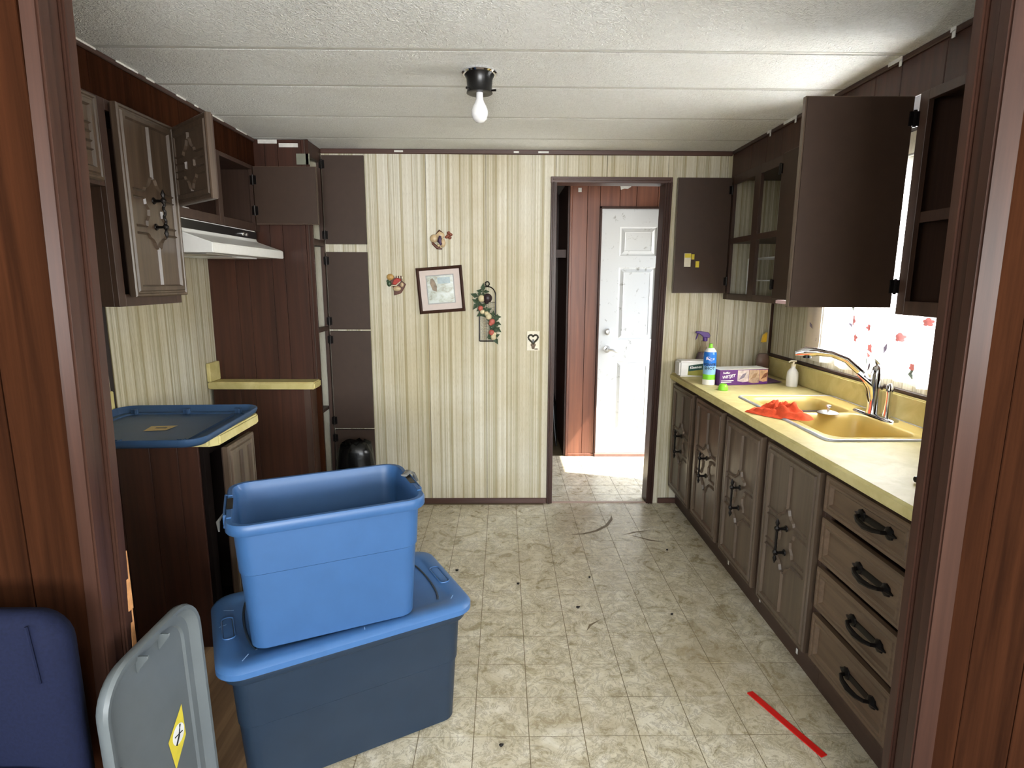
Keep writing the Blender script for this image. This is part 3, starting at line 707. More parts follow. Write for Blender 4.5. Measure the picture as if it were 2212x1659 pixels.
# ------------------------------------------------------------------ LEFT: near base cabinet and counter
c = thing('base_cabinet', 'dark brown end-panelled base cabinet under the upturned blue lid', 'cabinet', (-1.33, 2.2, 0))
for a, b in zip([-1.62, -1.50, -1.40, -1.28, -1.18], [-1.50, -1.40, -1.28, -1.18, -1.105]):
    G().box(a+.0008, b-.0008, 2.040, 2.050, 0, .80).build('plank', 'panel_dark', c, bev=.001)
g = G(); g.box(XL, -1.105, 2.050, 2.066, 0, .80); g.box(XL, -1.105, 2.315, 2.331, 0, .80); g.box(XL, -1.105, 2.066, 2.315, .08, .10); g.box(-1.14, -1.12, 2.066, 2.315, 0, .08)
face(g, -1.09, 1, 2.050, 2.331, .08, .80, [(2.09, 2.29)], [(.12, .76)], t=.014); g.build('body', flat('shadow_dark_cabinet_body', (20, 13, 10), .8, spec=.1), c, bev=.001)  # near-black body colour paints in the shade of the gap behind the door
cab_door(c, (-1.034, 2.315, .12), (0, -1), (1, .02), .225, .665, pull=False, a=.05)
t = thing('countertop', 'yellow laminate counter end below the upturned blue lid', 'countertop', (-1.33, 2.23, .80))
g = G(); g.rings([[(x, y, z) for x, y in ((-1.618, 2.03), (-1.06, 2.03), (-1.03, 2.055), (-1.03, 2.39), (-1.05, 2.425), (-1.618, 2.425))] for z in (.802, .842)])
g.build('top', 'counter', t, bev=.006, seg=2)
G().box(-1.618, -1.597, 2.03, 2.36, .842, .945).build('backsplash', 'counter', t, bev=.004)

# ------------------------------------------------------------------ RIGHT: base run
XF = 1.062
def base_unit(lab, ya, yb):
    c = thing('base_cabinet', lab, 'cabinet', (1.35, (ya+yb)/2, 0), group='base cabinets under the long counter')
    return c
def base_body(c, ya, yb, ys, zs):
    g = G(); g.box(XF+.016, XR-.004, ya+.001, ya+.013, .10, .80); g.box(XF+.016, XR-.004, yb-.013, yb-.001, .10, .80); g.box(XF+.016, XR-.004, ya+.013, yb-.013, .10, .114)
    face(g, XF, -1, ya+.001, yb-.001, .10, .80, ys, zs, t=.016); g.build('body', 'cab', c, bev=.001)
    G().box(XF+.035, XF+.047, ya+.0005, yb-.0005, 0, .10).build('toe_kick', 'trimy', c)
    for y, z in ((2.70, .06), (2.60, .04), (2.25, .05), (1.98, .07), (1.93, .03)):
        if ya < y < yb: G().box(XF+.0335, XF+.035, y, y+.010, z, z+.020).build('paint_chip', 'caulk', c)
c = base_unit('two-door carved base cabinet at the far end by the back wall', 2.635, 3.498)
base_body(c, 2.635, 3.498, [(2.69, 3.02), (3.10, 3.44)], [(.14, .77)])
cab_door(c, (XF-.009, 3.465, .125), (0, -1), (-1, 0), .372, .655)
cab_door(c, (XF-.009, 3.035, .125), (0, -1), (-1, 0), .372, .655)
c = base_unit('two-door carved base cabinet in the middle, under the sink', 1.786, 2.635)
base_body(c, 1.786, 2.635, [(1.84, 2.16), (2.26, 2.58)], [(.14, .77)])
cab_door(c, (XF-.009, 2.608, .125), (0, -1), (-1, 0), .372, .655)
cab_door(c, (XF-.009, 2.182, .125), (0, -1), (-1, 0), .378, .655)
c = base_unit('bank of four carved drawers nearest the right post', 1.23, 1.786)
base_body(c, 1.23, 1.786, [(1.40, 1.755)], [(.12, .285), (.30, .445), (.46, .62), (.635, .77)])
DPROF = [(0, 0), (0, .012), (.004, .016), (.012, .016), (.015, .012), (.019, .012), (.022, .015), (.028, .015), (.036, .005)]
for z0, z1 in ((.662, .785), (.49, .640), (.322, .468), (.135, .300)):
    mx = bas((XF-.004, 1.772, z0), (0, -1), (-1, 0)); g = G(mx); sweep_front(g, .405, z1-z0, DPROF, .004)
    g.mi = 1; g.box(.03, .375, -.30, -.004, .012, z1-z0-.03)
    d = g.build('drawer', ['carvedh', 'cab'], c)
    g = G(mx); zc = (z1-z0)/2; cu = .245 if z0 > .6 else .26; yy = .005
    g.tube([(cu-.062, yy, zc), (cu-.056, yy+.022, zc), (cu-.035, yy+.030, zc-.004), (cu, yy+.032, zc-.008), (cu+.035, yy+.030, zc-.004), (cu+.056, yy+.022, zc), (cu+.062, yy, zc)], [.006, .006, .007, .009, .007, .006, .006], 8)
    for s in (-1, 1):
        g.lathe([(.020, yy), (.018, yy+.005), (.008, yy+.010)], (cu+s*.062, 0, zc), 8, axis='y')
        g.tube([(cu+s*.07, yy+.003, zc), (cu+s*.092, yy+.003, zc)], [.009, .002], 6)
    g.box(cu-.055, cu+.055, yy, yy+.003, zc-.010, zc+.010)
    g.build('handle', 'black_iron', d, smooth=40)
# countertop with sink cutout
ct = thing('countertop', 'long yellow laminate countertop with the double sink', 'countertop', (1.33, 2.36, .80))
SX0, SX1, SY0, SY1 = 1.150, 1.600, 1.965, 2.755
g = G()
def rnd(z, x0=1.025): return None
xs = [1.025, SX0+.01, SX1-.01, XR-.004]; yy = [1.222, SY0+.01, SY1-.01, YB-.003]
vs = []; fs = []
for zi, z in enumerate((.802, .842)):
    for i in range(4):
        for j in range(4): vs.append((xs[i], yy[j], z))
I = lambda zi, i, j: zi*16+i*4+j
for i in range(3):
    for j in range(3):
        if (i, j) == (1, 1): continue
        for zi in (0, 1): fs.append((I(zi, i, j), I(zi, i+1, j), I(zi, i+1, j+1), I(zi, i, j+1)))
for k in range(3):
    fs += [(I(0,0,k), I(0,0,k+1), I(1,0,k+1), I(1,0,k)), (I(0,3,k), I(0,3,k+1), I(1,3,k+1), I(1,3,k)), (I(0,k,0), I(0,k+1,0), I(1,k+1,0), I(1,k,0)), (I(0,k,3), I(0,k+1,3), I(1,k+1,3), I(1,k,3))]
fs += [(I(0,1,1), I(0,1,2), I(1,1,2), I(1,1,1)), (I(0,2,1), I(0,2,2), I(1,2,2), I(1,2,1)), (I(0,1,1), I(0,2,1), I(1,2,1), I(1,1,1)), (I(0,1,2), I(0,2,2), I(1,2,2), I(1,1,2))]
g.add(vs, fs); g.build('top', 'counter', ct, bev=.008, seg=3, smooth=50)
G().box(XR-.026, XR-.004, 1.222, YB-.003, .842, .950).build('backsplash', 'counter', ct, bev=.006, seg=2)
# sink
sk = thing('sink', 'yellow enamel double-bowl sink with a metal rim', 'sink', (1.38, 2.36, .85))
def bowl(x0, x1, y0, y1, fx0, fx1, fy0, fy1, dep):
    cx, cy, w, l = (x0+x1)/2, (y0+y1)/2, x1-x0, y1-y0
    fx, fy, fw, flh = (fx0+fx1)/2, (fy0+fy1)/2, fx1-fx0, fy1-fy0
    g = G()
    g.rings([rr(fw, flh, .002, .8435, 6, fx, fy), rr(fw, flh, .002, .8475, 6, fx, fy), rr(w+.012, l+.012, .062, .8475, 6, cx, cy), rr(w, l, .058, .843, 6, cx, cy), rr(w-.012, l-.012, .056, .82, 6, cx, cy), rr(w-.03, l-.03, .055, .70, 6, cx, cy), rr(w-.06, l-.06, .05, .672, 6, cx, cy), rr(w-.12, l-.12, .04, .668, 6, cx, cy)], cap0=False)
    g.build('bowl', 'sink', sk, smooth=50)
YD = 2.385
bowl(1.185, 1.505, YD+.018, SY1-.035, SX0, 1.52, YD, SY1, .17)
bowl(1.185, 1.505, SY0+.035, YD-.018, SX0, 1.52, SY0, YD, .17)
G().box(1.52, SX1, SY0, SY1, .8425, .8475).build('faucet_deck', 'sink', sk)
g = G(); g.rings([rr(SX1-SX0+.020, SY1-SY0+.020, .035, .8425, 6, (SX0+SX1)/2, (SY0+SY1)/2), rr(SX1-SX0+.018, SY1-SY0+.018, .034, .8475, 6, (SX0+SX1)/2, (SY0+SY1)/2), rr(SX1-SX0+.004, SY1-SY0+.004, .027, .8505, 6, (SX0+SX1)/2, (SY0+SY1)/2), rr(SX1-SX0-.006, SY1-SY0-.006, .022, .8478, 6, (SX0+SX1)/2, (SY0+SY1)/2)], False, False)
g.build('metal_rim', flat('silver_rim', (214, 214, 220), .3, metal=.3, var=0), sk, smooth=60)
for yc in (2.56, 2.18): G().lathe([(.042, .6685), (.040, .672), (.030, .670)], (1.34, yc, 0), 20).build('drain', 'steel', sk, smooth=40)
# faucet
fa = thing('faucet', 'chrome single-lever kitchen faucet with an arched spout', 'faucet', (1.55, 2.33, .848))
g = G(); g.rings([rr(.062, .25, .030, .8480, 6, 1.548, 2.33), rr(.060, .245, .029, .853, 6, 1.548, 2.33), rr(.048, .22, .023, .858, 6, 1.548, 2.33)]); g.build('base_plate', 'chrome', fa, smooth=50)
G().lathe([(.030, .857), (.027, .88), (.024, .95), (.025, 1.02), (.021, 1.05), (.010, 1.062)], (1.548, 2.34, 0), 20).build('body', 'chrome', fa, smooth=50)
G().tube([(1.548, 2.34, .90), (1.528, 2.352, .965), (1.495, 2.372, 1.03), (1.45, 2.398, 1.075), (1.40, 2.425, 1.095), (1.35, 2.45, 1.10), (1.31, 2.472, 1.098), (1.272, 2.49, 1.088)], [.024, .023, .021, .018, .016, .018, .022, .010], 12).build('spout', 'chrome', fa, smooth=60)
G().lathe([(.016, 1.092), (.017, 1.072)], (1.315, 2.469, 0), 14).build('spray_nozzle', 'black', fa, smooth=40)
G().tube([(1.548, 2.34, 1.055), (1.535, 2.345, 1.085), (1.505, 2.362, 1.115), (1.47, 2.383, 1.132), (1.44, 2.40, 1.138)], [.013, .011, .009, .009, .006], 8, .45).build('lever', 'chrome', fa, smooth=60)
G().lathe([(.016, .858), (.014, .88), (.011, .93), (.013, .96), (.013, .985), (.006, .995)], (1.556, 2.268, 0), 14).build('side_sprayer', 'chrome', fa, smooth=50)

# ------------------------------------------------------------------ RIGHT: wall cabinets
c = thing('wall_cabinet', 'open far wall cabinet in the back right corner with a wire rack inside', 'cabinet', (1.47, 3.1, 1.29), group='wall cabinets')
g = G(); g.box(1.338, XR-.001, 2.80, 2.814, 1.29, 1.985); g.box(1.338, XR-.001, 2.814, YB-.002, 1.29, 1.304); g.box(1.338, XR-.001, 2.814, YB-.002, 1.971, 1.985); face(g, 1.32, -1, 2.80, YB-.002, 1.29, 1.985, [(2.84, 3.09), (3.16, 3.44)], [(1.325, 1.61), (1.64, 1.94)])
g.build('body', 'cab', c, bev=.001)
G().box(1.345, XR-.004, 2.815, 3.48, 1.612, 1.622).build('shelf', 'cab', c)
G().box(1.312, 1.336, 2.63, 2.798, 1.293, 1.308).build('under_strip', 'pinkstrip', c)['label'] = 'pale pink strip'
d = cab_door(c, (1.316, 3.470, 1.325), (-1, 0), (0, 1), .312, .655, pull=False)
gg = G(); gg.box(1.06, 1.098, 3.450, 3.4545, 1.478, 1.555); gg.build('sticker', 'cream', d)['label'] = 'cream sticker'
G().box(1.062, 1.098, 3.4492, 3.450, 1.53, 1.553).box(1.102, 1.118, 3.4492, 3.4545, 1.52, 1.55).box(1.128, 1.148, 3.4492, 3.4545, 1.475, 1.51).build('sticker', 'sticker_y', d)['label'] = 'torn yellow sticker'
d = cab_door(c, (1.310, 2.815, 1.312), (0, -1), (1, 0), .335, .67, pull=False)
# screw holes of the pulls show light
# wire rack
r = thing('wire_rack', 'white wire shelf rack inside the far right wall cabinet', 'rack', (1.48, 3.14, 1.306))
g = G()
for x in (1.40, 1.56):
    for y in (2.90, 3.36): g.tube([(x, y, 1.304), (x, y, 1.52)], .0035, 6)
for z in (1.40, 1.52):
    for x in (1.40, 1.56): g.tube([(x, 2.90, z), (x, 3.36, z)], .0035, 6)
    for y in (2.90, 3.36): g.tube([(1.40, y, z), (1.56, y, z)], .0035, 6)
g.build('frame', 'white', r, smooth=50)
g = G()
for z in (1.40, 1.52):
    for k in range(1, 14): g.tube([(1.40, 2.90+.46*k/14, z), (1.56, 2.90+.46*k/14, z)], .0016, 4)
g.build('wires', 'white', r)['kind'] = 'stuff'
c = thing('wall_cabinet', 'open near wall cabinet by the right post with its wide door swung out', 'cabinet', (1.47, 1.58, 1.29), group='wall cabinets')
g = G(); carcass(g, XR-.001, 1.338, 1.225, 1.945, 1.29, 1.985, back=True); face(g, 1.32, -1, 1.225, 1.945, 1.29, 1.985, [(1.26, 1.60), (1.63, 1.905)], [(1.335, 1.955)])
g.build('body', 'cab', c, bev=.001)
G().box(1.345, XR-.006, 1.24, 1.93, 1.60, 1.615).box(1.339, 1.352, 1.24, 1.93, 1.585, 1.618).build('shelf', 'cab', c)
cab_door(c, (1.306, 1.958, 1.312), (-1, .02), (.02, 1), .345, .665, pull=False)
cab_door(c, (1.311, 1.235, 1.312), (0, 1), (-1, 0), .37, .665, pull=False)

# ------------------------------------------------------------------ curtain
cu = thing('curtain', 'sheer white curtain printed with pink roses over the sink window', 'curtain', (1.60, 2.45, 1.0))
def cx(y, z, off=0): return 1.596 + .010*sin(y*46) + .004*sin(y*97+z*3) - off
ny, nz = 120, 14
def sheet(name, m, y0, y1, ztop, zb, off=0, ny=110, nz=12):
    vs = []; fs = []
    for i in range(ny+1):
        y = y0+(y1-y0)*i/ny; b = zb(y)
        for j in range(nz+1):
            z = b+(ztop-b)*j/nz; vs.append((cx(y, z, off), y, z))
    for i in range(ny):
        for j in range(nz): a = i*(nz+1)+j; fs.append((a, a+1, a+nz+2, a+nz+1))
    return G().add(vs, fs).build(name, m, cu, smooth=180)
sheet('panel', 'sheer', 1.96, 2.99, 1.88, lambda y: .990+.012*abs(sin(y*13)))
sheet('valance', 'cur_heavy', 2.86, 2.995, 1.88, lambda y: 1.02+.03*abs(sin((y-2.86)*20)), .012, 24)['label'] = 'off-white gathered end of the curtain'
sheet('valance', 'cur_heavy', 1.965, 2.09, 1.88, lambda y: 1.16-.22*(y-1.965)+.02*abs(sin(y*30)), .014, 24)['label'] = 'off-white gathered near end of the curtain'
sheet('tier', 'cur_heavy', 1.965, 2.08, 1.16, lambda y: .985, .006, 20)
G().tube([(1.592, 1.95, 1.885), (1.592, 3.0, 1.885)], .006, 8).build('rod', 'white', cu, smooth=50)
def flower(y, z, s, m, off=.016):
    g = G()
    s *= 1.2
    for k in range(6):
        a = 2*pi*k/5+y*9; q_ = 0 if k == 5 else .62; cy, cz = y+q_*s*cos(a), z+q_*s*sin(a)
        pts = [(cx(cy+.5*s*cos(t), cz, off), cy+.5*s*cos(t), cz+.42*s*sin(t)) for t in [2*pi*q/7 for q in range(7)]]
        g.add(pts, [tuple(range(7))])
    g.build('rose_print', m, cu)
def leaf(y, z, a, l, m, off=.016):
    d = (cos(a), sin(a)); n = (-d[1], d[0])
    pts = [(y, z), (y+d[0]*l*.5+n[0]*l*.2, z+d[1]*l*.5+n[1]*l*.2), (y+d[0]*l, z+d[1]*l), (y+d[0]*l*.5-n[0]*l*.2, z+d[1]*l*.5-n[1]*l*.2)]
    G().add([(cx(p[0], p[1], off), p[0], p[1]) for p in pts], [(0, 1, 2, 3)]).build('leaf_print', m, cu)
for y, z, s, m in ((2.60, 1.225, .020, 'fl_pink'), (2.50, 1.20, .013, 'fl_pink'), (2.56, 1.15, .016, 'fl_pink'), (2.47, 1.105, .026, 'fl_pink'), (2.27, 1.18, .016, 'fl_pink'), (2.20, 1.07, .014, 'fl_pink'), (2.13, 1.25, .014, 'fl_pink'), (2.75, 1.06, .014, 'fl_pink')):
    flower(y, z, s, m)
flower(1.995, 1.255, .030, 'fl_red', .03)
flower(2.06, 1.09, .014, 'fl_red', .03)
for y, z, a, l, m in ((2.63, 1.26, 1.5, .05, 'fl_green'), (2.65, 1.21, 3.6, .045, 'fl_grey'), (2.50, 1.08, 4.2, .05, 'fl_green'), (2.44, 1.06, 5.2, .05, 'fl_grey'), (2.30, 1.27, 1.4, .05, 'fl_grey'), (2.31, 1.20, 4.6, .04, 'fl_grey'), (2.17, 1.03, .2, .05, 'fl_green'), (2.22, 1.04, 2.6, .04, 'fl_green'), (2.08, 1.12, 2.2, .045, 'fl_grey'), (2.075, 1.05, 3.9, .05, 'fl_grey'), (2.035, 1.06, 5.6, .04, 'fl_grey'), (2.02, 1.29, 2.4, .05, 'fl_green'), (2.92, 1.16, 1.0, .04, 'fl_grey'), (2.90, 1.10, 2.5, .03, 'fl_grey'), (2.38, 1.10, 1.8, .05, 'fl_grey')):
    leaf(y, z, a, l, m, .03 if (y < 2.09 or y > 2.87) else .016)

# ------------------------------------------------------------------ ceiling light
lf = thing('ceiling_light', 'black ceiling light holder with one bare bulb, its shade missing', 'light fixture', (-.085, 2.235, CZ))
G().lathe([(.062, CZ), (.064, CZ-.006), (.060, CZ-.011), (.050, CZ-.012)], (-.085, 2.235, 0), 28).build('canopy_rim', 'chrome', lf, smooth=40)
G().lathe([(.055, CZ-.010), (.047, CZ-.024), (.044, CZ-.060), (.047, CZ-.072), (.040, CZ-.074), (.018, CZ-.070)], (-.085, 2.235, 0), 28).build('holder', 'black', lf, smooth=40)
for a in (-.3, 1.8, 3.9): G().tube([(-.085+.044*cos(a), 2.235+.044*sin(a), CZ-.066), (-.085+.062*cos(a), 2.235+.062*sin(a), CZ-.066)], [.003, .004], 6).build('set_screw', 'black_iron', lf)
G().lathe([(.012, CZ-.066), (.013, CZ-.092), (.018, CZ-.104), (.026, CZ-.118), (.030, CZ-.133), (.0295, CZ-.146), (.024, CZ-.160), (.014, CZ-.169), (.002, CZ-.172)], (-.085, 2.235, 0), 24).build('bulb', 'bulb', lf, smooth=60)

# ------------------------------------------------------------------ wall decorations
pf = thing('picture_frame', 'crooked dark-framed print with a pink mat on the striped wall', 'picture', (-.370, YB-.001, 1.340), local=True)
pf.rotation_euler = (0, -radians(4.4), 0)
def frame_ring(g, w, h, bw, y0, y1):
    g.rings([[(sx*(w/2-i), y, sz*(h/2-i)) for sx, sz in ((-1, -1), (1, -1), (1, 1), (-1, 1))] for i, y in ((0, y0), (0, y1), (bw*.5, y1-.004), (bw, y1+.004), (bw, y0))], False, False)
g = G(); frame_ring(g, .272, .270, .018, 0, -.016); g.build('frame', 'trimw', pf)
G().box(-.120, .120, -.008, -.005, -.119, .119).build('mat', flat('pink_mat', (206, 192, 184), .7, var=.02), pf)
G().box(-.083, .083, -.0088, -.008, -.082, .088).build('print_border', flat('grey_border', (160, 160, 158), .6, var=.02), pf)
def m_print():
    m, nt, b = mat('faded_watercolour_print')
    f = noise(nt, pos(nt, (1, 1, 1.6)), 22, 4, .6, .6)
    nt.links.new(ramp(nt, f, [(.35, lin((196, 204, 200))), (.55, lin((178, 184, 172))), (.7, lin((150, 146, 128)))]), b.inputs['Base Color']); b.inputs['Roughness'].default_value = .2; return m
G().box(-.077, .077, -.0094, -.0088, -.076, .082).build('print', m_print(), pf)
g = G(); g.box(-.015, .060, -.0100, -.0094, .035, .072); g.build('print_window', flat('pale_blue_ink', (160, 178, 182), .3, var=.1), pf)
G().add([(-.048, -.0101, .0), (-.060, -.0101, .040), (-.055, -.0101, .066), (-.042, -.0101, .070), (-.032, -.0101, .055), (-.020, -.0101, .02), (-.024, -.0101, -.01)], [(0, 1, 2, 3, 4, 5, 6)]).build('print_figure', flat('sepia_ink', (140, 122, 98), .4, var=.2), pf)
# mushroom plaque
mp = thing('wall_plaque', 'small ceramic mushroom cluster plaque above the picture', 'wall decoration', (-.365, YB-.001, 1.62), group='ceramic kitchen plaques')
brn = flat('glazed_brown', (96, 56, 42), .3, var=.15); crm = flat('glazed_cream', (206, 180, 140), .3, var=.15); prp = flat('glazed_plum', (70, 48, 76), .3, var=.1); rus = flat('glazed_rust', (140, 78, 58), .3, var=.15)
Y = YB-.001
g = G()
for (x, z, rx, rz) in ((-.368, 1.655, .026, .022), (-.405, 1.635, .024, .024)): g.ell((x, Y-.008, z), (rx, .010, rz), 14, 8)
g.build('mushroom_cap', crm, mp, smooth=60)
g = G(); g.tube([(-.424, Y-.006, 1.642), (-.41, Y-.008, 1.606), (-.385, Y-.008, 1.582), (-.358, Y-.006, 1.576)], [.005, .008, .009, .004], 8); g.tube([(-.392, Y-.01, 1.66), (-.372, Y-.012, 1.682), (-.352, Y-.01, 1.668)], [.003, .005, .003], 6); g.build('plaque_base', brn, mp, smooth=60)
G().tube([(-.368, Y-.012, 1.65), (-.372, Y-.014, 1.62), (-.360, Y-.012, 1.60)], [.009, .013, .008], 8).build('stem', prp, mp, smooth=60)
g = G()
for dx, dz in ((0, 0), (.016, .006), (.010, -.012), (-.008, -.008), (.004, .016)): g.ell((-.322+dx, Y-.008, 1.652+dz), (.011, .006, .009), 8, 6)
g.build('leaf', rus, mp, smooth=60)
G().ell((-.352, Y-.01, 1.61), (.016, .008, .026), 10, 6).ell((-.378, Y-.012, 1.595), (.009, .006, .008), 8, 6).ell((-.366, Y-.012, 1.587), (.005, .005, .006), 8, 6).build('petal', crm, mp, smooth=60)
# vegetable plaque
vp = thing('wall_plaque', 'small red and brown vegetable plaque left of the picture', 'wall decoration', (-.63, YB-.001, 1.35), group='ceramic kitchen plaques')
G().prism([(-.672, 1.42), (-.598, 1.42), (-.600, 1.392), (-.575, 1.372), (-.588, 1.345), (-.605, 1.318), (-.648, 1.305), (-.648, 1.345), (-.662, 1.37)], Y, Y-.010, 'xz').build('board', brn, vp, bev=.003)
G().ell((-.666, Y-.012, 1.413), (.022, .012, .019), 12, 8).build('onion', flat('glazed_ochre', (188, 150, 88), .3, var=.1), vp, smooth=60)
g = G(); g.prism([(-.655, 1.372), (-.645, 1.398), (-.625, 1.408), (-.600, 1.400), (-.612, 1.382), (-.635, 1.368)], Y-.010, Y-.020, 'xz'); g.build('tomato_slice', flat('glazed_red', (168, 46, 32), .3, var=.1), vp, bev=.003)
g = G(); g.tube([(-.658, Y-.016, 1.364), (-.632, Y-.018, 1.364), (-.606, Y-.016, 1.388)], [.003, .004, .003], 6)
for q in range(4): g.ell((-.638+.014*q, Y-.013, 1.416-.002*q), (.004, .004, .009), 6, 5)
g.build('white_rim', 'cream', vp, smooth=60)
G().ell((-.674, Y-.010, 1.375), (.014, .008, .018), 8, 6).ell((-.682, Y-.010, 1.388), (.008, .006, .010), 8, 6).build('greens', flat('glazed_green', (58, 78, 54), .3, var=.1), vp, smooth=60)
g = G().ell((-.628, Y-.012, 1.345), (.024, .006, .015), 12, 6); g.ell((-.598, Y-.012, 1.368), (.010, .005, .014), 10, 6); g.build('cut_half', crm, vp, smooth=60)
# garden-gate wall hanging with fruit garland
gh = thing('wall_hanging', 'black arched wire gate hanging with a diagonal fruit and leaf garland', 'wall decoration', (-.09, YB-.001, 1.2))
g = G(); xa, xb = -.142, -.045
g.tube([(xa, Y-.008, 1.035), (xa, Y-.008, 1.31)], .0038, 6); g.tube([(xb, Y-.008, 1.035), (xb, Y-.008, 1.31)], .0038, 6)
g.tube([(xa, Y-.008, 1.035), (xb, Y-.008, 1.035)], .0038, 6); g.tube([(xa, Y-.008, 1.268), (xb, Y-.008, 1.268)], .002, 6)
g.tube([((xa+xb)/2-.0485*cos(t), Y-.008, 1.31+.05*sin(t)) for t in [pi*k/12 for k in range(13)]], .0038, 6)
g.tube([(-.094+.012*cos(t), Y-.008, 1.375+.013*sin(t)) for t in [2*pi*k/14 for k in range(15)]], .0038, 6)
g.build('wire_frame', 'black_iron', gh, smooth=50)
g = G()
for k in range(1, 12): g.tube([(xa+.097*k/12, Y-.007, 1.035), (xa+.097*k/12, Y-.007, 1.268)], .0009, 3)
for k in range(1, 24): g.tube([(xa, Y-.007, 1.035+.233*k/24), (xb, Y-.007, 1.035+.233*k/24)], .0009, 3)
g.build('wire_mesh', 'steel', gh)['kind'] = 'stuff'
LG = flat('garland_leaf', (62, 80, 56), .6, var=.15); AP = flat('garland_apple', (186, 98, 84), .4, var=.1); CRM = flat('garland_cream', (214, 200, 160), .5, var=.1); PL = flat('garland_plum', (48, 34, 38), .4, var=.1)
path = [(-.12, 1.33), (-.145, 1.30), (-.15, 1.265), (-.13, 1.24), (-.115, 1.21), (-.09, 1.19), (-.06, 1.18), (-.045, 1.15), (-.05, 1.12), (-.06, 1.09), (-.055, 1.06)]
for i, (x, z) in enumerate(path):
    for s in (-1, 0, 1, 2):
        a = i*1.3+s*1.5; l = .040+.012*(s % 2)
        G().add([(x, Y-.012, z), (x+l*.5*cos(a+.6), Y-.020, z+l*.5*sin(a+.6)), (x+l*cos(a), Y-.014, z+l*sin(a)), (x+l*.5*cos(a-.6), Y-.018, z+l*.5*sin(a-.6))], [(0, 1, 2, 3)]).build('leaf', LG, gh)
for x, z, r, m, nm in ((-.128, 1.290, .017, CRM, 'bloom'), (-.092, 1.292, .022, PL, 'plum'), (-.098, 1.272, .012, PL, 'plum'), (-.134, 1.232, .013, AP, 'apple'), (-.124, 1.212, .012, CRM, 'bloom'), (-.086, 1.183, .015, CRM, 'bloom'), (-.098, 1.200, .012, CRM, 'bloom'), (-.066, 1.152, .015, AP, 'apple'), (-.074, 1.142, .011, AP, 'apple'), (-.070, 1.088, .014, AP, 'apple'), (-.058, 1.060, .014, CRM, 'bloom'), (-.052, 1.078, .010, CRM, 'bloom')):
    r *= 1.25; G().ell((x, Y-.022, z), (r, r*.8, r), 10, 7).build(nm, m, gh, smooth=60)
# switch plate
sp = thing('switch_plate', 'small cream switch plate with a green heart wreath by the door', 'switch plate', (.182, YB-.001, 1.035))
G().box(.143, .221, Y-.006, Y, .977, 1.096).build('plate', 'cream', sp, bev=.002)
HW = flat('painted_wreath', (70, 66, 54), .5, var=.2)
g = G(); hp = []
for k in range(25):
    t = 2*pi*k/24; hp.append((.182+.0019*16*sin(t)**3*.95, Y-.007, 1.050+.0019*(13*cos(t)-5*cos(2*t)-2*cos(3*t)-cos(4*t))))
g.tube(hp, .0062, 6); g.build('heart_wreath', HW, sp, smooth=50)
G().ell((.182, Y-.007, 1.012), (.016, .002, .014), 10, 5).ell((.182, Y-.007, .996), (.010, .002, .010), 8, 5).ell((.200, Y-.007, .987), (.013, .002, .004), 8, 5).build('painted_bow', flat('painted_brown', (110, 88, 66), .5, var=.2), sp)
G().box(.177, .187, Y-.014, Y-.005, 1.028, 1.046).build('toggle', 'black', sp)

# ------------------------------------------------------------------ things on the counter
ZT = .842
def onxy(x0, y0, a): # local frame on the counter
    return Matrix.Translation((x0, y0, ZT)) @ Matrix.Rotation(a, 4, 'Z')
# tissue pack / box
kb = thing('tissue_pack', 'white tissue pack with a green label, behind the spray can', 'tissues', (1.12, 3.375, ZT))
G().box(1.032, 1.232, 3.335, 3.435, ZT+.001, ZT+.094).build('pack', 'paper', kb, bev=.010, seg=3)
G().add([(1.080, 3.3335, ZT+.012), (1.200, 3.3335, ZT+.006), (1.196, 3.3335, ZT+.084), (1.084, 3.3335, ZT+.068)], [(0, 1, 2, 3)]).build('label', flat('olive_label', (140, 136, 60), .4), kb)
G().add([(1.084, 3.3330, ZT+.034), (1.198, 3.3330, ZT+.048), (1.196, 3.3330, ZT+.084), (1.084, 3.3330, ZT+.068)], [(0, 1, 2, 3)]).build('label', flat('dark_green_label', (20, 66, 56), .4), kb)
text('lettering', 'Kleenex', .021, lambda x, y, z: (1.126+x, 3.3322-z, ZT+.058+y+.10*x), 'paper', kb)
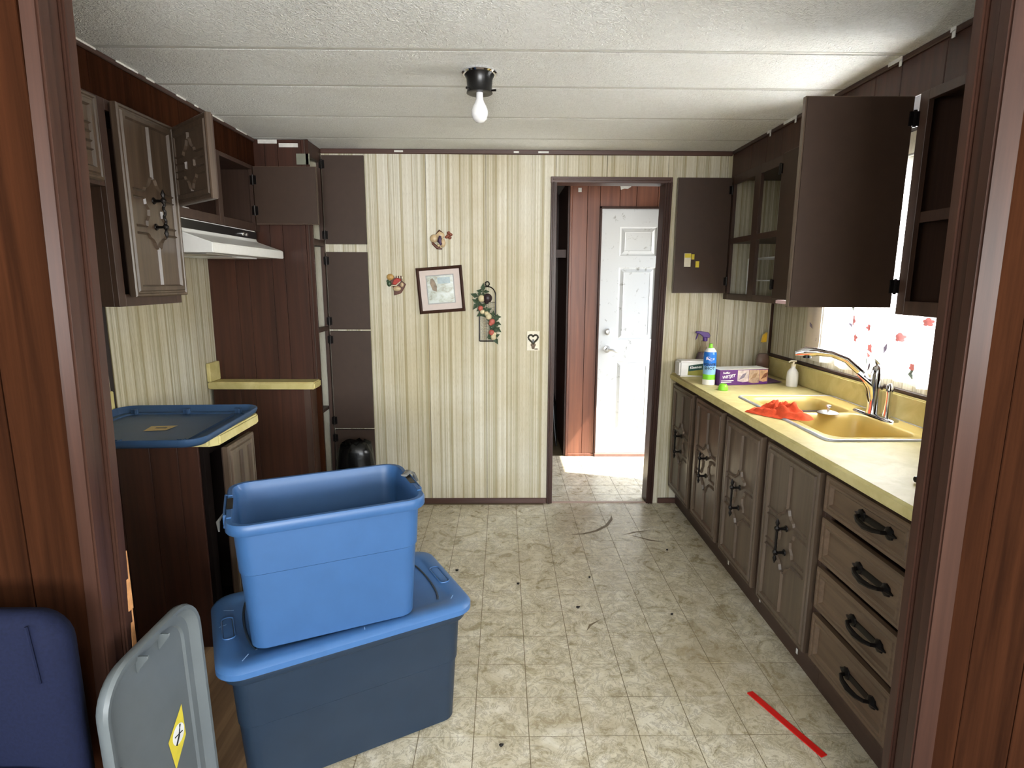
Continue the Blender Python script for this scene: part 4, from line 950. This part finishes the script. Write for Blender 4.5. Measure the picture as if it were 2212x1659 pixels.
# spray bottle
def spraybottle(lab, x, y, liq, headmat, sx, h=.20, s=1.0, flip=1):
    t = thing('spray_bottle', lab, 'bottle', (x, y, ZT), group='trigger spray bottles')
    g = G(); g.rings([[(x+sx*rx*cos(2*pi*j/20), y+.028*ry*sin(2*pi*j/20), ZT+.001+z) for j in range(20)] for z, rx, ry in ((0, .95, .9), (.006, 1, 1), (.09, 1, 1), (.12, .86, .9), (.15, .5, .6), (.175, .34, .46), (.20, .32, .44))])
    g.build('bottle', 'clear', t, smooth=60)
    g = G(); g.rings([[(x+sx*.93*rx*cos(2*pi*j/20), y+.026*ry*sin(2*pi*j/20), ZT+.004+z) for j in range(20)] for z, rx, ry in ((0, .95, .9), (.006, 1, 1), (.09, .98, 1), (.118, .80, .84), (.128, .66, .72))]); g.build('liquid', liq, t, smooth=60)
    if flip is not None:
        g = G(); z0 = ZT+.198
        g.lathe([(.014, z0), (.014, z0+.022), (.010, z0+.026)], (x+.008, y, 0), 12)
        z1 = z0+.024
        g.prism([(x+.030*flip, z1-.004), (x+.036*flip, z1+.010), (x+.026*flip, z1+.028), (x-.020*flip, z1+.036), (x-.050*flip, z1+.036), (x-.052*flip, z1+.024), (x-.034*flip, z1+.022), (x-.016*flip, z1+.012), (x-.004*flip, z1)], y-.009, y+.009, 'xz')
        g.prism([(x-.040*flip, z1+.022), (x-.034*flip, z1+.022), (x-.042*flip, z1-.004), (x-.050*flip, z1-.018), (x-.048*flip, z1-.002)], y-.005, y+.005, 'xz')
        g.build('trigger_head', headmat, t, bev=.002)
    else:
        g = G(); z0 = ZT+.198; g.prism([(x-.015, z0), (x+.010, z0+.002), (x+.014, z0+.060), (x+.002, z0+.050), (x-.006, z0+.044)], y-.012, y+.012, 'xz'); g.build('trigger_head', headmat, t, bev=.002)
    return t
spraybottle('clear spray bottle with a purple trigger and violet liquid', 1.208, 3.462, 'violet_liquid', 'purple', .045)
spraybottle('clear bottle with a yellow nozzle in the back right corner', 1.545, 3.40, 'pink_liquid', 'yellow', .042, flip=None)
# aerosol can
ac = thing('aerosol_can', 'blue aerosol can with a lime green nozzle on the counter', 'spray can', (1.125, 3.105, ZT))
cxx, cyy, cr_ = 1.120, 3.095, .0335
g = G()
def band(g, r0, z0, r1, z1, mi):
    g.mi = mi; n = 28
    g.rings([[(cxx+r*cos(2*pi*j/n), cyy+r*sin(2*pi*j/n), ZT+z) for j in range(n)] for r, z in ((r0, z0), (r1, z1))], z0 < .002, False)
band(g, .033, .001, cr_, .004, 0); band(g, cr_, .004, cr_, .030, 0); band(g, cr_, .030, cr_, .058, 1); band(g, cr_, .058, cr_, .105, 2); band(g, cr_, .105, cr_, .168, 3); band(g, cr_, .168, .031, .180, 3); band(g, .031, .180, .027, .188, 0); band(g, .027, .188, .018, .200, 0)
g.build('can', ['paper', 'green', flat('pale_blue_print', (140, 186, 222), .3, var=.03), flat('bright_blue_print', (36, 110, 196), .3, var=.03)], ac, smooth=40)
G().lathe([(.018, .198), (.010, .203), (.009, .222), (.004, .224)], (cxx, cyy, ZT), 14, cap0=False).build('nozzle', 'green', ac, smooth=40)
def oncan(z0, dx=0): return lambda x, y, z: (cxx+(cr_+.0006+z)*sin((x+dx)/cr_ - .3), cyy-(cr_+.0006+z)*cos((x+dx)/cr_ - .3), ZT+z0+y)
text('lettering', 'POWER', .019, oncan(.112), flat('dark_ink', (40, 50, 70), .5, var=0), ac)
text('lettering', 'SHOT', .022, oncan(.092), flat('dark_ink_b', (40, 50, 70), .5, var=0), ac)
g = G(); P = []
for k in range(9): P.append(oncan(.150)(-.022+.0055*k, .006*sin(k*.8), 0))
for k in range(8, -1, -1): P.append(oncan(.136)(-.022+.0055*k, .004*sin(k*.9), 0))
g.add(P, [tuple(range(18))]); g.build('logo_patch', flat('pale_violet_patch', (206, 200, 222), .4, var=.03), ac)
# green cap
tag(G().lathe([(.024, 0), (.0245, .010), (.021, .024), (.016, .032), (.006, .034)], (1.136, 2.925, ZT+.001), 20).build('bottle_cap', 'green', None, smooth=50), 'lime green plastic cap lying in front of the purple box', 'cap')
# mop pad box
mx = Matrix.Translation((1.162, 3.047, ZT+.001)) @ Matrix.Rotation(radians(11), 4, 'Z')
bx = thing('cleaning_box', 'opened purple box of mop pads with three pictures on its side', 'box', (1.28, 3.1, ZT))
PU = flat('purple_card', (92, 44, 112), .45, var=.04)
G(mx).box(0, .29, 0, .10, 0, .084).build('carton', [PU], bx, bev=.001)
G(mx).box(.0, .288, -.002, .104, .0845, .087).build('top_flap', 'paper', bx)
g = G(mx); g.add([(.002, -.006, .086), (.08, -.012, .092), (.288, -.004, .088), (.288, .004, .087), (.002, .004, .087)], [(0, 1, 2, 3, 4)]); g.build('torn_flap', 'paper', bx)
for k, (a, b, c_) in enumerate(((.105, .172, (206, 190, 184)), (.174, .236, (190, 160, 132)), (.238, .286, (204, 160, 118)))):
    g = G(mx); zb = (.018, .010, .016)[k]; g.add([(a, -.0012, zb+.004), ((a+b)/2, -.0012, zb-.003), (b, -.0012, zb), (b, -.0012, .080), (a, -.0012, .080)], [(0, 1, 2, 3, 4)])
    g.build('picture_panel', flat('picture_panel_%d' % k, c_, .45, var=.22, nscale=45), bx)
    g = G(mx); g.add([(a+.008, -.0018, .028), (a+.030, -.0018, .060), (a+.052, -.0018, .066), (a+.040, -.0018, .040)], [(0, 1, 2, 3)]); g.build('picture_shape', flat('picture_shape_%d' % k, ((120, 110, 124), (150, 118, 88), (120, 74, 48))[k], .45, var=.1), bx)
imx = lambda x, y, z: mx @ Vector((x, y, z))
text('lettering', 'WETJET', .022, lambda x, y, z: imx(.053+x+.15*y, -.0012-z, .048+y+.12*x), 'paper', bx)
text('lettering', 'Swiffer', .015, lambda x, y, z: imx(.038+x+.1*y, -.0012-z, .068+y), 'paper', bx)
G(mx).box(.008, .082, -.0015, -.001, .024, .028).box(.008, .070, -.0015, -.001, .016, .020).build('print_lines', 'paper', bx)
g = G(mx); g.add([(.29, 0, .002), (.40, .02, .003), (.37, .085, .006), (.29, .085, .040)], [(0, 1, 2, 3)]); g.add([(.29, 0, .0025), (.40, .02, .0035), (.37, .085, .0065), (.29, .085, .0405)], [(3, 2, 1, 0)]); g.build('end_flap', flat('dull_purple_card', (88, 62, 90), .6), bx)
# soap dispenser
sd = thing('soap_dispenser', 'white pump soap bottle beside the backsplash', 'bottle', (1.545, 3.03, ZT))
G().lathe([(.026, .001), (.029, .006), (.030, .05), (.028, .078), (.018, .094), (.011, .100), (.011, .112)], (1.545, 3.03, ZT), 20).build('bottle', 'white', sd, smooth=50)
g = G().lathe([(.012, .110), (.012, .122), (.005, .124), (.005, .136)], (1.545, 3.03, ZT), 12); g.tube([(1.558, 3.03, ZT+.137), (1.530, 3.025, ZT+.139), (1.514, 3.022, ZT+.133)], [.006, .005, .004], 8); g.build('pump', 'cream', sd, smooth=50)
# sink stopper
ss = thing('sink_stopper', 'round metal sink stopper lying on the sink divider', 'stopper', (1.375, 2.372, .849))
G().lathe([(.040, .8490), (.042, .852), (.030, .857), (.012, .859)], (1.375, 2.372, 0), 24).build('disc', 'steel', ss, smooth=40)
G().lathe([(.005, .858), (.005, .872), (.011, .877), (.010, .883), (.003, .885)], (1.375, 2.372, 0), 14).build('knob', 'steel', ss, smooth=40)
# orange rag
random.seed(3)
vs = []; fs = []; nx_, ny_ = 34, 26
out = [(1.040, 2.425), (1.085, 2.345), (1.150, 2.262), (1.205, 2.215), (1.255, 2.250), (1.255, 2.36), (1.245, 2.45), (1.20, 2.50), (1.14, 2.49), (1.10, 2.455)]
import mathutils.noise as mn
cxr, cyr = 1.16, 2.37
nr, na = 14, 60
def outr(a):
    best = .05
    n = len(out)
    for i in range(n):
        p, q = Vector(out[i])-Vector((cxr, cyr)), Vector(out[(i+1) % n])-Vector((cxr, cyr)); d = Vector((cos(a), sin(a)))
        den = d.x*(q.y-p.y)-d.y*(q.x-p.x)
        if abs(den) < 1e-9: continue
        t = (p.x*(q.y-p.y)-p.y*(q.x-p.x))/den; u_ = (p.x*d.y-p.y*d.x)/den
        if t > 0 and -1e-6 <= u_ <= 1+1e-6: best = t
    return best
top = []
for i in range(nr+1):
    for j in range(na):
        a = 2*pi*j/na; R = outr(a)*(i/nr); x, y = cxr+R*cos(a), cyr+R*sin(a)
        e = 1-(i/nr)**2.2
        zz = .046*e*(.40+1.25*abs(mn.noise(Vector((x*24+3*mn.noise(Vector((y*20, x*9, 2))), y*20, 1.3))))) + .012*e*sin(x*110+y*60+5*mn.noise(Vector((x*15, y*15, 0)))) + .004
        if i == nr: zz = .0015
        zb = .8500 if x > SX0-.012 else ZT+.0005
        if x > 1.19: zb += 0
        top.append((x, y, zb+zz))
g = G(); g.add(top, [(i*na+j, i*na+(j+1) % na, (i+1)*na+(j+1) % na, (i+1)*na+j) for i in range(nr) for j in range(na)])
tag(g.build('rag', 'orange', None, smooth=180), 'crumpled orange cloth on the front rim of the sink', 'cloth')
# black knob-like item at the near end
bk = thing('black_stick', 'short black plastic stick at the near end of the counter', 'stick', (1.185, 1.53, ZT))
G().tube([(1.155, 1.535, ZT+.011), (1.163, 1.5345, ZT+.011), (1.245, 1.530, ZT+.010)], [.008, .010, .009], 10).build('stick', 'black', bk, smooth=50)

# ------------------------------------------------------------------ totes
def hsocket(g, w, l, z, s):
    pass
def make_tote(name, lab, mat_, L, Wd, H, bL, bW, base, rot, cat='storage tote', t=.003, step=.60, group=None, latch=True):
    o = thing(name, lab, cat, base, rot, group=group, local=True)
    g = G(); k = step
    lw = lambda q: (bL+(L-.036-bL)*q, bW+(Wd-.036-bW)*q)
    def ring(q, z, d=0, r=.045): a, b = lw(q); return rr(a+d, b+d, r, z, 6)
    rs = [rr(bL-.02, bW-.02, .035, 0, 6), rr(bL, bW, .042, .008, 6), ring(k, H*k, 0), ring(k, H*k+.003, .006), ring(.93, H*.93, .004), ring(.96, H-.030, .010),
          rr(L-.006, Wd-.006, .055, H-.030, 6), rr(L, Wd, .058, H-.026, 6), rr(L, Wd, .058, H-.006, 6), rr(L-.008, Wd-.008, .054, H, 6), rr(L-.030, Wd-.030, .048, H, 6), rr(L-.036, Wd-.036, .046, H-.008, 6)]
    rs += [ring(.93, H*.93, -2*t), ring(k, H*k+.003, -.006+2*t-.006), ring(k, H*k-.002, -2*t-.003), rr(bL-2*t, bW-2*t, .040, .012, 6), rr(bL-.03, bW-.03, .03, .006, 6)]
    g.rings(rs); g.build('body', mat_, o, smooth=40)
    return o
tt = make_tote('storage_tote', 'bright blue open storage tote on top of the stack', 'blue', .525, .365, .372, .445, .300, (-.522, 1.626, .4175), radians(23.5))
# end handles with a slot, and clip
for s in (-1, 1):
    g = G(); x = s*.2555
    g.box(min(x, x+s*.012), max(x, x+s*.012), -.085, .085, .335, .345); g.box(min(x, x+s*.012), max(x, x+s*.012), -.085, -.075, .345, .372); g.box(min(x, x+s*.012), max(x, x+s*.012), .075, .085, .345, .372)
    g.box(min(x+s*.006, x+s*.012), max(x+s*.006, x+s*.012), -.075, .075, .345, .372)
    g.build('handle', 'blue', tt, bev=.002)
    G().box(min(x-s*.012, x+s*.004), max(x-s*.012, x+s*.004), -.042, .042, .3725, .3735).build('handle_slot', 'black', tt)
    g = G(); g.box(min(x-s*.010, x+s*.003), max(x-s*.010, x+s*.003), -.115, -.058, .3722, .3765); g.box(min(x-s*.010, x+s*.003), max(x-s*.010, x+s*.003), .058, .115, .3722, .3765)
    g.build('grip_rib', 'blue', tt, bev=.0015)
g = G(); g.tube([(.240, .02, .378), (.262, .045, .382), (.280, .05, .370), (.283, .045, .345)], [.012, .013, .013, .010], 8, .3); g.build('latch', 'clear_grey', tt, smooth=50)['label'] = 'smoky clear latch'
g = G(); g.tube([(-.268, -.02, .355), (-.280, -.07, .352), (-.276, -.12, .345)], [.002, .005, .002], 8, .5); g.build('latch', 'clear_grey', tt, smooth=50)['label'] = 'smoky clear latch'
bt = make_tote('storage_tote', 'large slate blue lidded storage tote under the open one', 'blue_dark', .690, .405, .390, .610, .345, (-.500, 1.668, .0005), radians(28.0), step=.55)
# lid of the lower tote: its own material
def lid_mesh(L, Wd, h=.026, inner=.05, dip=.010, up=True):
    rs = [rr(L-.010, Wd-.010, .060, 0, 8), rr(L, Wd, .066, .001, 8), rr(L, Wd, .066, h*.55, 8), rr(L-.016, Wd-.016, .060, h*.9, 8), rr(L-.034, Wd-.034, .054, h, 8), rr(L-inner*2, Wd-inner*2, .050, h, 8), rr(L-inner*2-.010, Wd-inner*2-.010, .047, h-dip*.3, 8)]
    g = G(); g.rings(rs); return g
ld = lid_mesh(.725, .430, .030).build('lid', 'blue_lid', bt, smooth=35)
ld.location = (0, 0, .3865)
LZ = .3865+.030
for s in (-1, 1):
    # curved groove, oval hand slot, scuffs
    g = G(); g.tube([(s*(.250+.03*cos(t)), .15*sin(t), LZ-.0008) for t in [-1.2+2.4*k/10 for k in range(11)]], .0035, 6, .5); g.build('groove', 'blue_dark', ld); 
    g = G(); g.rings([rr(.028, .110, .012, LZ+.001, 4, s*.322, 0), rr(.020, .100, .009, LZ-.0035+.001, 4, s*.322, 0)], False, True); g.build('hand_slot', 'blue_dark', ld)
    g = G(); g.rings([rr(.036, .118, .016, LZ-.001, 4, s*.322, 0), rr(.034, .116, .015, LZ+.003, 4, s*.322, 0), rr(.028, .110, .012, LZ+.001, 4, s*.322, 0)], False, False); g.build('slot_rim', 'blue_lid', ld, smooth=50)
for o in ld.children: o.location = (0, 0, -.3865)
sc = G()
for x, y, a, l in ((-.29, -.165, .9, .030), (-.315, .10, -.5, .030), (.305, -.150, .8, .022), (.02, -.185, 1.3, .014), (.285, .17, .9, .03), (-.335, .02, .2, .02)):
    dx, dy = l*cos(a), l*sin(a); nx, ny = -.0022*sin(a), .0022*cos(a); z = LZ-.3865+.0006
    sc.add([(x-dx/2-nx, y-dy/2-ny, z), (x+dx/2-nx*.3, y+dy/2-ny*.3, z), (x+dx/2+nx, y+dy/2+ny, z), (x-dx/2+nx*.3, y-dy/2+ny*.3, z)], [(0, 1, 2, 3)])
sc.build('scuff', flat('pale_scuff', (150, 184, 222), .5, var=0), ld)
# upturned lid on the near left counter
def upturned(name, lab, base, rot, L, Wd, m):
    o = thing(name, lab, 'lid', base, rot, local=True)
    g = G(); rs = [rr(L-.09, Wd-.09, .05, 0, 8), rr(L-.04, Wd-.04, .058, .002, 8), rr(L-.012, Wd-.012, .064, .012, 8), rr(L, Wd, .068, .024, 8), rr(L, Wd, .068, .032, 8), rr(L-.006, Wd-.006, .066, .034, 8), rr(L-.014, Wd-.014, .063, .030, 8), rr(L-.040, Wd-.040, .055, .010, 8), rr(L-.085, Wd-.085, .050, .009, 8), rr(L-.092, Wd-.092, .048, .004, 8)]
    g.rings(rs); g.build('tray', m, o, smooth=35)
    for sx, sy in ((-1, -1), (1, -1), (1, 1), (-1, 1), (0, 1), (0, -1)):
        x, y = sx*(L/2-.075), sy*(Wd/2-.045)
        g = G(); g.box(x-.022, x+.004, y-.003, y+.003, .006, .026); g.box(x-.003, x+.003, y-.014, y+.010, .006, .026); g.build('rib', m, o, bev=.001)
    g = G(); g.box(L/2-.09, L/2-.086, -Wd/2+.08, Wd/2-.08, .004, .012); g.build('bead', m, o)
    return o
ul = upturned('tote_lid', 'dusty blue tote lid lying upside down on the left counter', (-1.290, 2.125, .8440), radians(2.5), .565, .56, 'blue_old')
st_ = G().add([(-.03, -.045, .0055), (.045, -.035, .0055), (.055, .035, .0055), (-.04, .03, .0055)], [(0, 1, 2, 3)]).build('sticker', 'tan', ul); st_['label'] = 'tan paper sticker'
G().box(-.01, .03, -.004, .008, .0056, .006).build('sticker_print', 'blue_dark', ul)

# grey lid leaning upright against the left post
gl = thing('tote_lid', 'large grey tote lid standing on end against the left post', 'lid', (-.776, 1.158, .003), 0, local=True)
gl.rotation_euler = (0, radians(-1.2), 0)   # lean towards the wall
# local: y = width, z = height, x = thickness, inside faces +x
def rrv(w, h, r, x, n=8):
    return [(x, p[0], p[1]+h_off) for p in [(a, b) for a, b, _ in rr(w, h, r, 0, n)]]
h_off = .32
Lh, Lw = .640, .35
g = G(); g.rings([rrv(Lw-.09, Lh-.09, .06, 0), rrv(Lw-.03, Lh-.03, .075, .002), rrv(Lw-.006, Lh-.006, .085, .014), rrv(Lw, Lh, .088, .026), rrv(Lw-.006, Lh-.006, .086, .034), rrv(Lw-.022, Lh-.022, .080, .033), rrv(Lw-.028, Lh-.028, .078, .026), rrv(Lw-.050, Lh-.050, .070, .014), rrv(Lw-.085, Lh-.085, .060, .012), rrv(Lw-.092, Lh-.092, .056, .006)])
g.build('tray', 'grey_lid', gl, smooth=35)
g = G()
for y in (-.035, .045): G().prism([(.006, .565), (.034, .600), (.034, .606), (.006, .606)], y-.003, y+.003, 'xz').build('rib', 'grey_lid', gl, bev=.001)
G().box(.006, .016, -.148, -.13, .42, .423).build('rib', 'grey_lid', gl)
G().add([(.0072, .045, .250), (.0072, .098, .300), (.0072, .096, .385), (.0072, .030, .335)], [(0, 1, 2, 3)]).build('sticker', 'sticker_y', gl)['label'] = 'yellow warning sticker'
G().lathe([(.024, .0074), (.024, .0078)], (0, .070, .325), 20, axis='x').build('sticker_disc', 'paper', gl)
G().tube([(.0085, .056, .305), (.0085, .070, .322), (.0085, .078, .345)], .0022, 5).tube([(.0085, .054, .328), (.0085, .084, .322)], .0014, 5).build('sticker_print', 'black', gl)

# ------------------------------------------------------------------ navy chair (only the top corner of its back is in view)
ch = thing('upholstered_chair', 'navy blue cloth-covered chair back at the bottom left corner', 'chair', (-1.07, .78, 0))
g = G(); g.rings([[(x, y+(.0), z) for x, y, z in [(-1.07+p[0], yy_, .575+p[1]) for p in [(a, b) for a, b, _ in rr(w_, h_, r_, 0, 6)]]] for yy_, w_, h_, r_ in ((1.035, .44, .36, .05), (1.030, .49, .41, .06), (1.005, .51, .43, .065), (.985, .505, .425, .065), (.975, .46, .38, .055))])
g.build('backrest', 'navy', ch, smooth=70)
g = G(); g.tube([(-.868, .973, .775), (-.862, .971, .72), (-.858, .972, .66)], .003, 6); g.build('seam', 'navy', ch, smooth=50)
g = G(); g.rings([[(-1.07+a, .76+b, z) for a, b, _ in rr(w_, l_, .05, 0, 5)] for z, w_, l_ in ((.42, .44, .42), (.43, .47, .45), (.47, .47, .45), (.485, .42, .40))]); g.build('seat', 'navy', ch, smooth=60)
for x in (-1.27, -.87):
    g = G().tube([(x, 1.0, .01), (x, .985, .45), (x, 1.005, .55)], .011, 8); g.build('leg', 'black_iron', ch, smooth=50)
    g = G().tube([(x, .58, .0), (x, .60, .43)], .011, 8); g.build('leg', 'black_iron', ch, smooth=50)

# ------------------------------------------------------------------ floor clutter
rl = Vector((.906, 1.63)); a = math.atan2(1.496-1.764, .959-.853)
mx = Matrix.Translation((rl.x, rl.y, .001)) @ Matrix.Rotation(a, 4, 'Z')
tag(G(mx).box(-.148, .148, -.0125, .0125, 0, .003).build('ruler', 'red', None, bev=.0008), 'red plastic ruler on the floor by the drawers', 'ruler')
bugs = [(.071, 2.499, 'middle of the floor, second from the totes'), (.413, 2.555, 'floor in line with the doorway'), (.325, 2.298, 'floor below the doorway, largest of them'), (.718, 2.241, 'floor toward the sink cabinet'), (.864, 2.836, 'floor near the far base cabinet'), (-.225, 2.628, 'floor just behind the blue totes'), (-.005, 1.545, 'near part of the floor beside the totes')]
for i, (x, y, w) in enumerate(bugs):
    s = .62*(.010, .009, .014, .009, .009, .013, .011)[i]
    g = G(); g.ell((x, y, .004), (s, s*.65, .004), 10, 6); g.ell((x+s*.8, y+.002, .004), (s*.4, s*.4, .003), 8, 5)
    for k in (-1, 0, 1): g.tube([(x+k*s*.4, y-s*.9, .001), (x+k*s*.4, y, .005), (x+k*s*.4, y+s*.9, .001)], .0007, 4)
    tag(g.build('dead_bug', 'black_iron', None, smooth=60), 'tiny dark dead bug, ' + w, 'bug', 'dead bugs on the kitchen floor')
for o in bpy.data.objects:
    if '_w' in o: del o['_w']
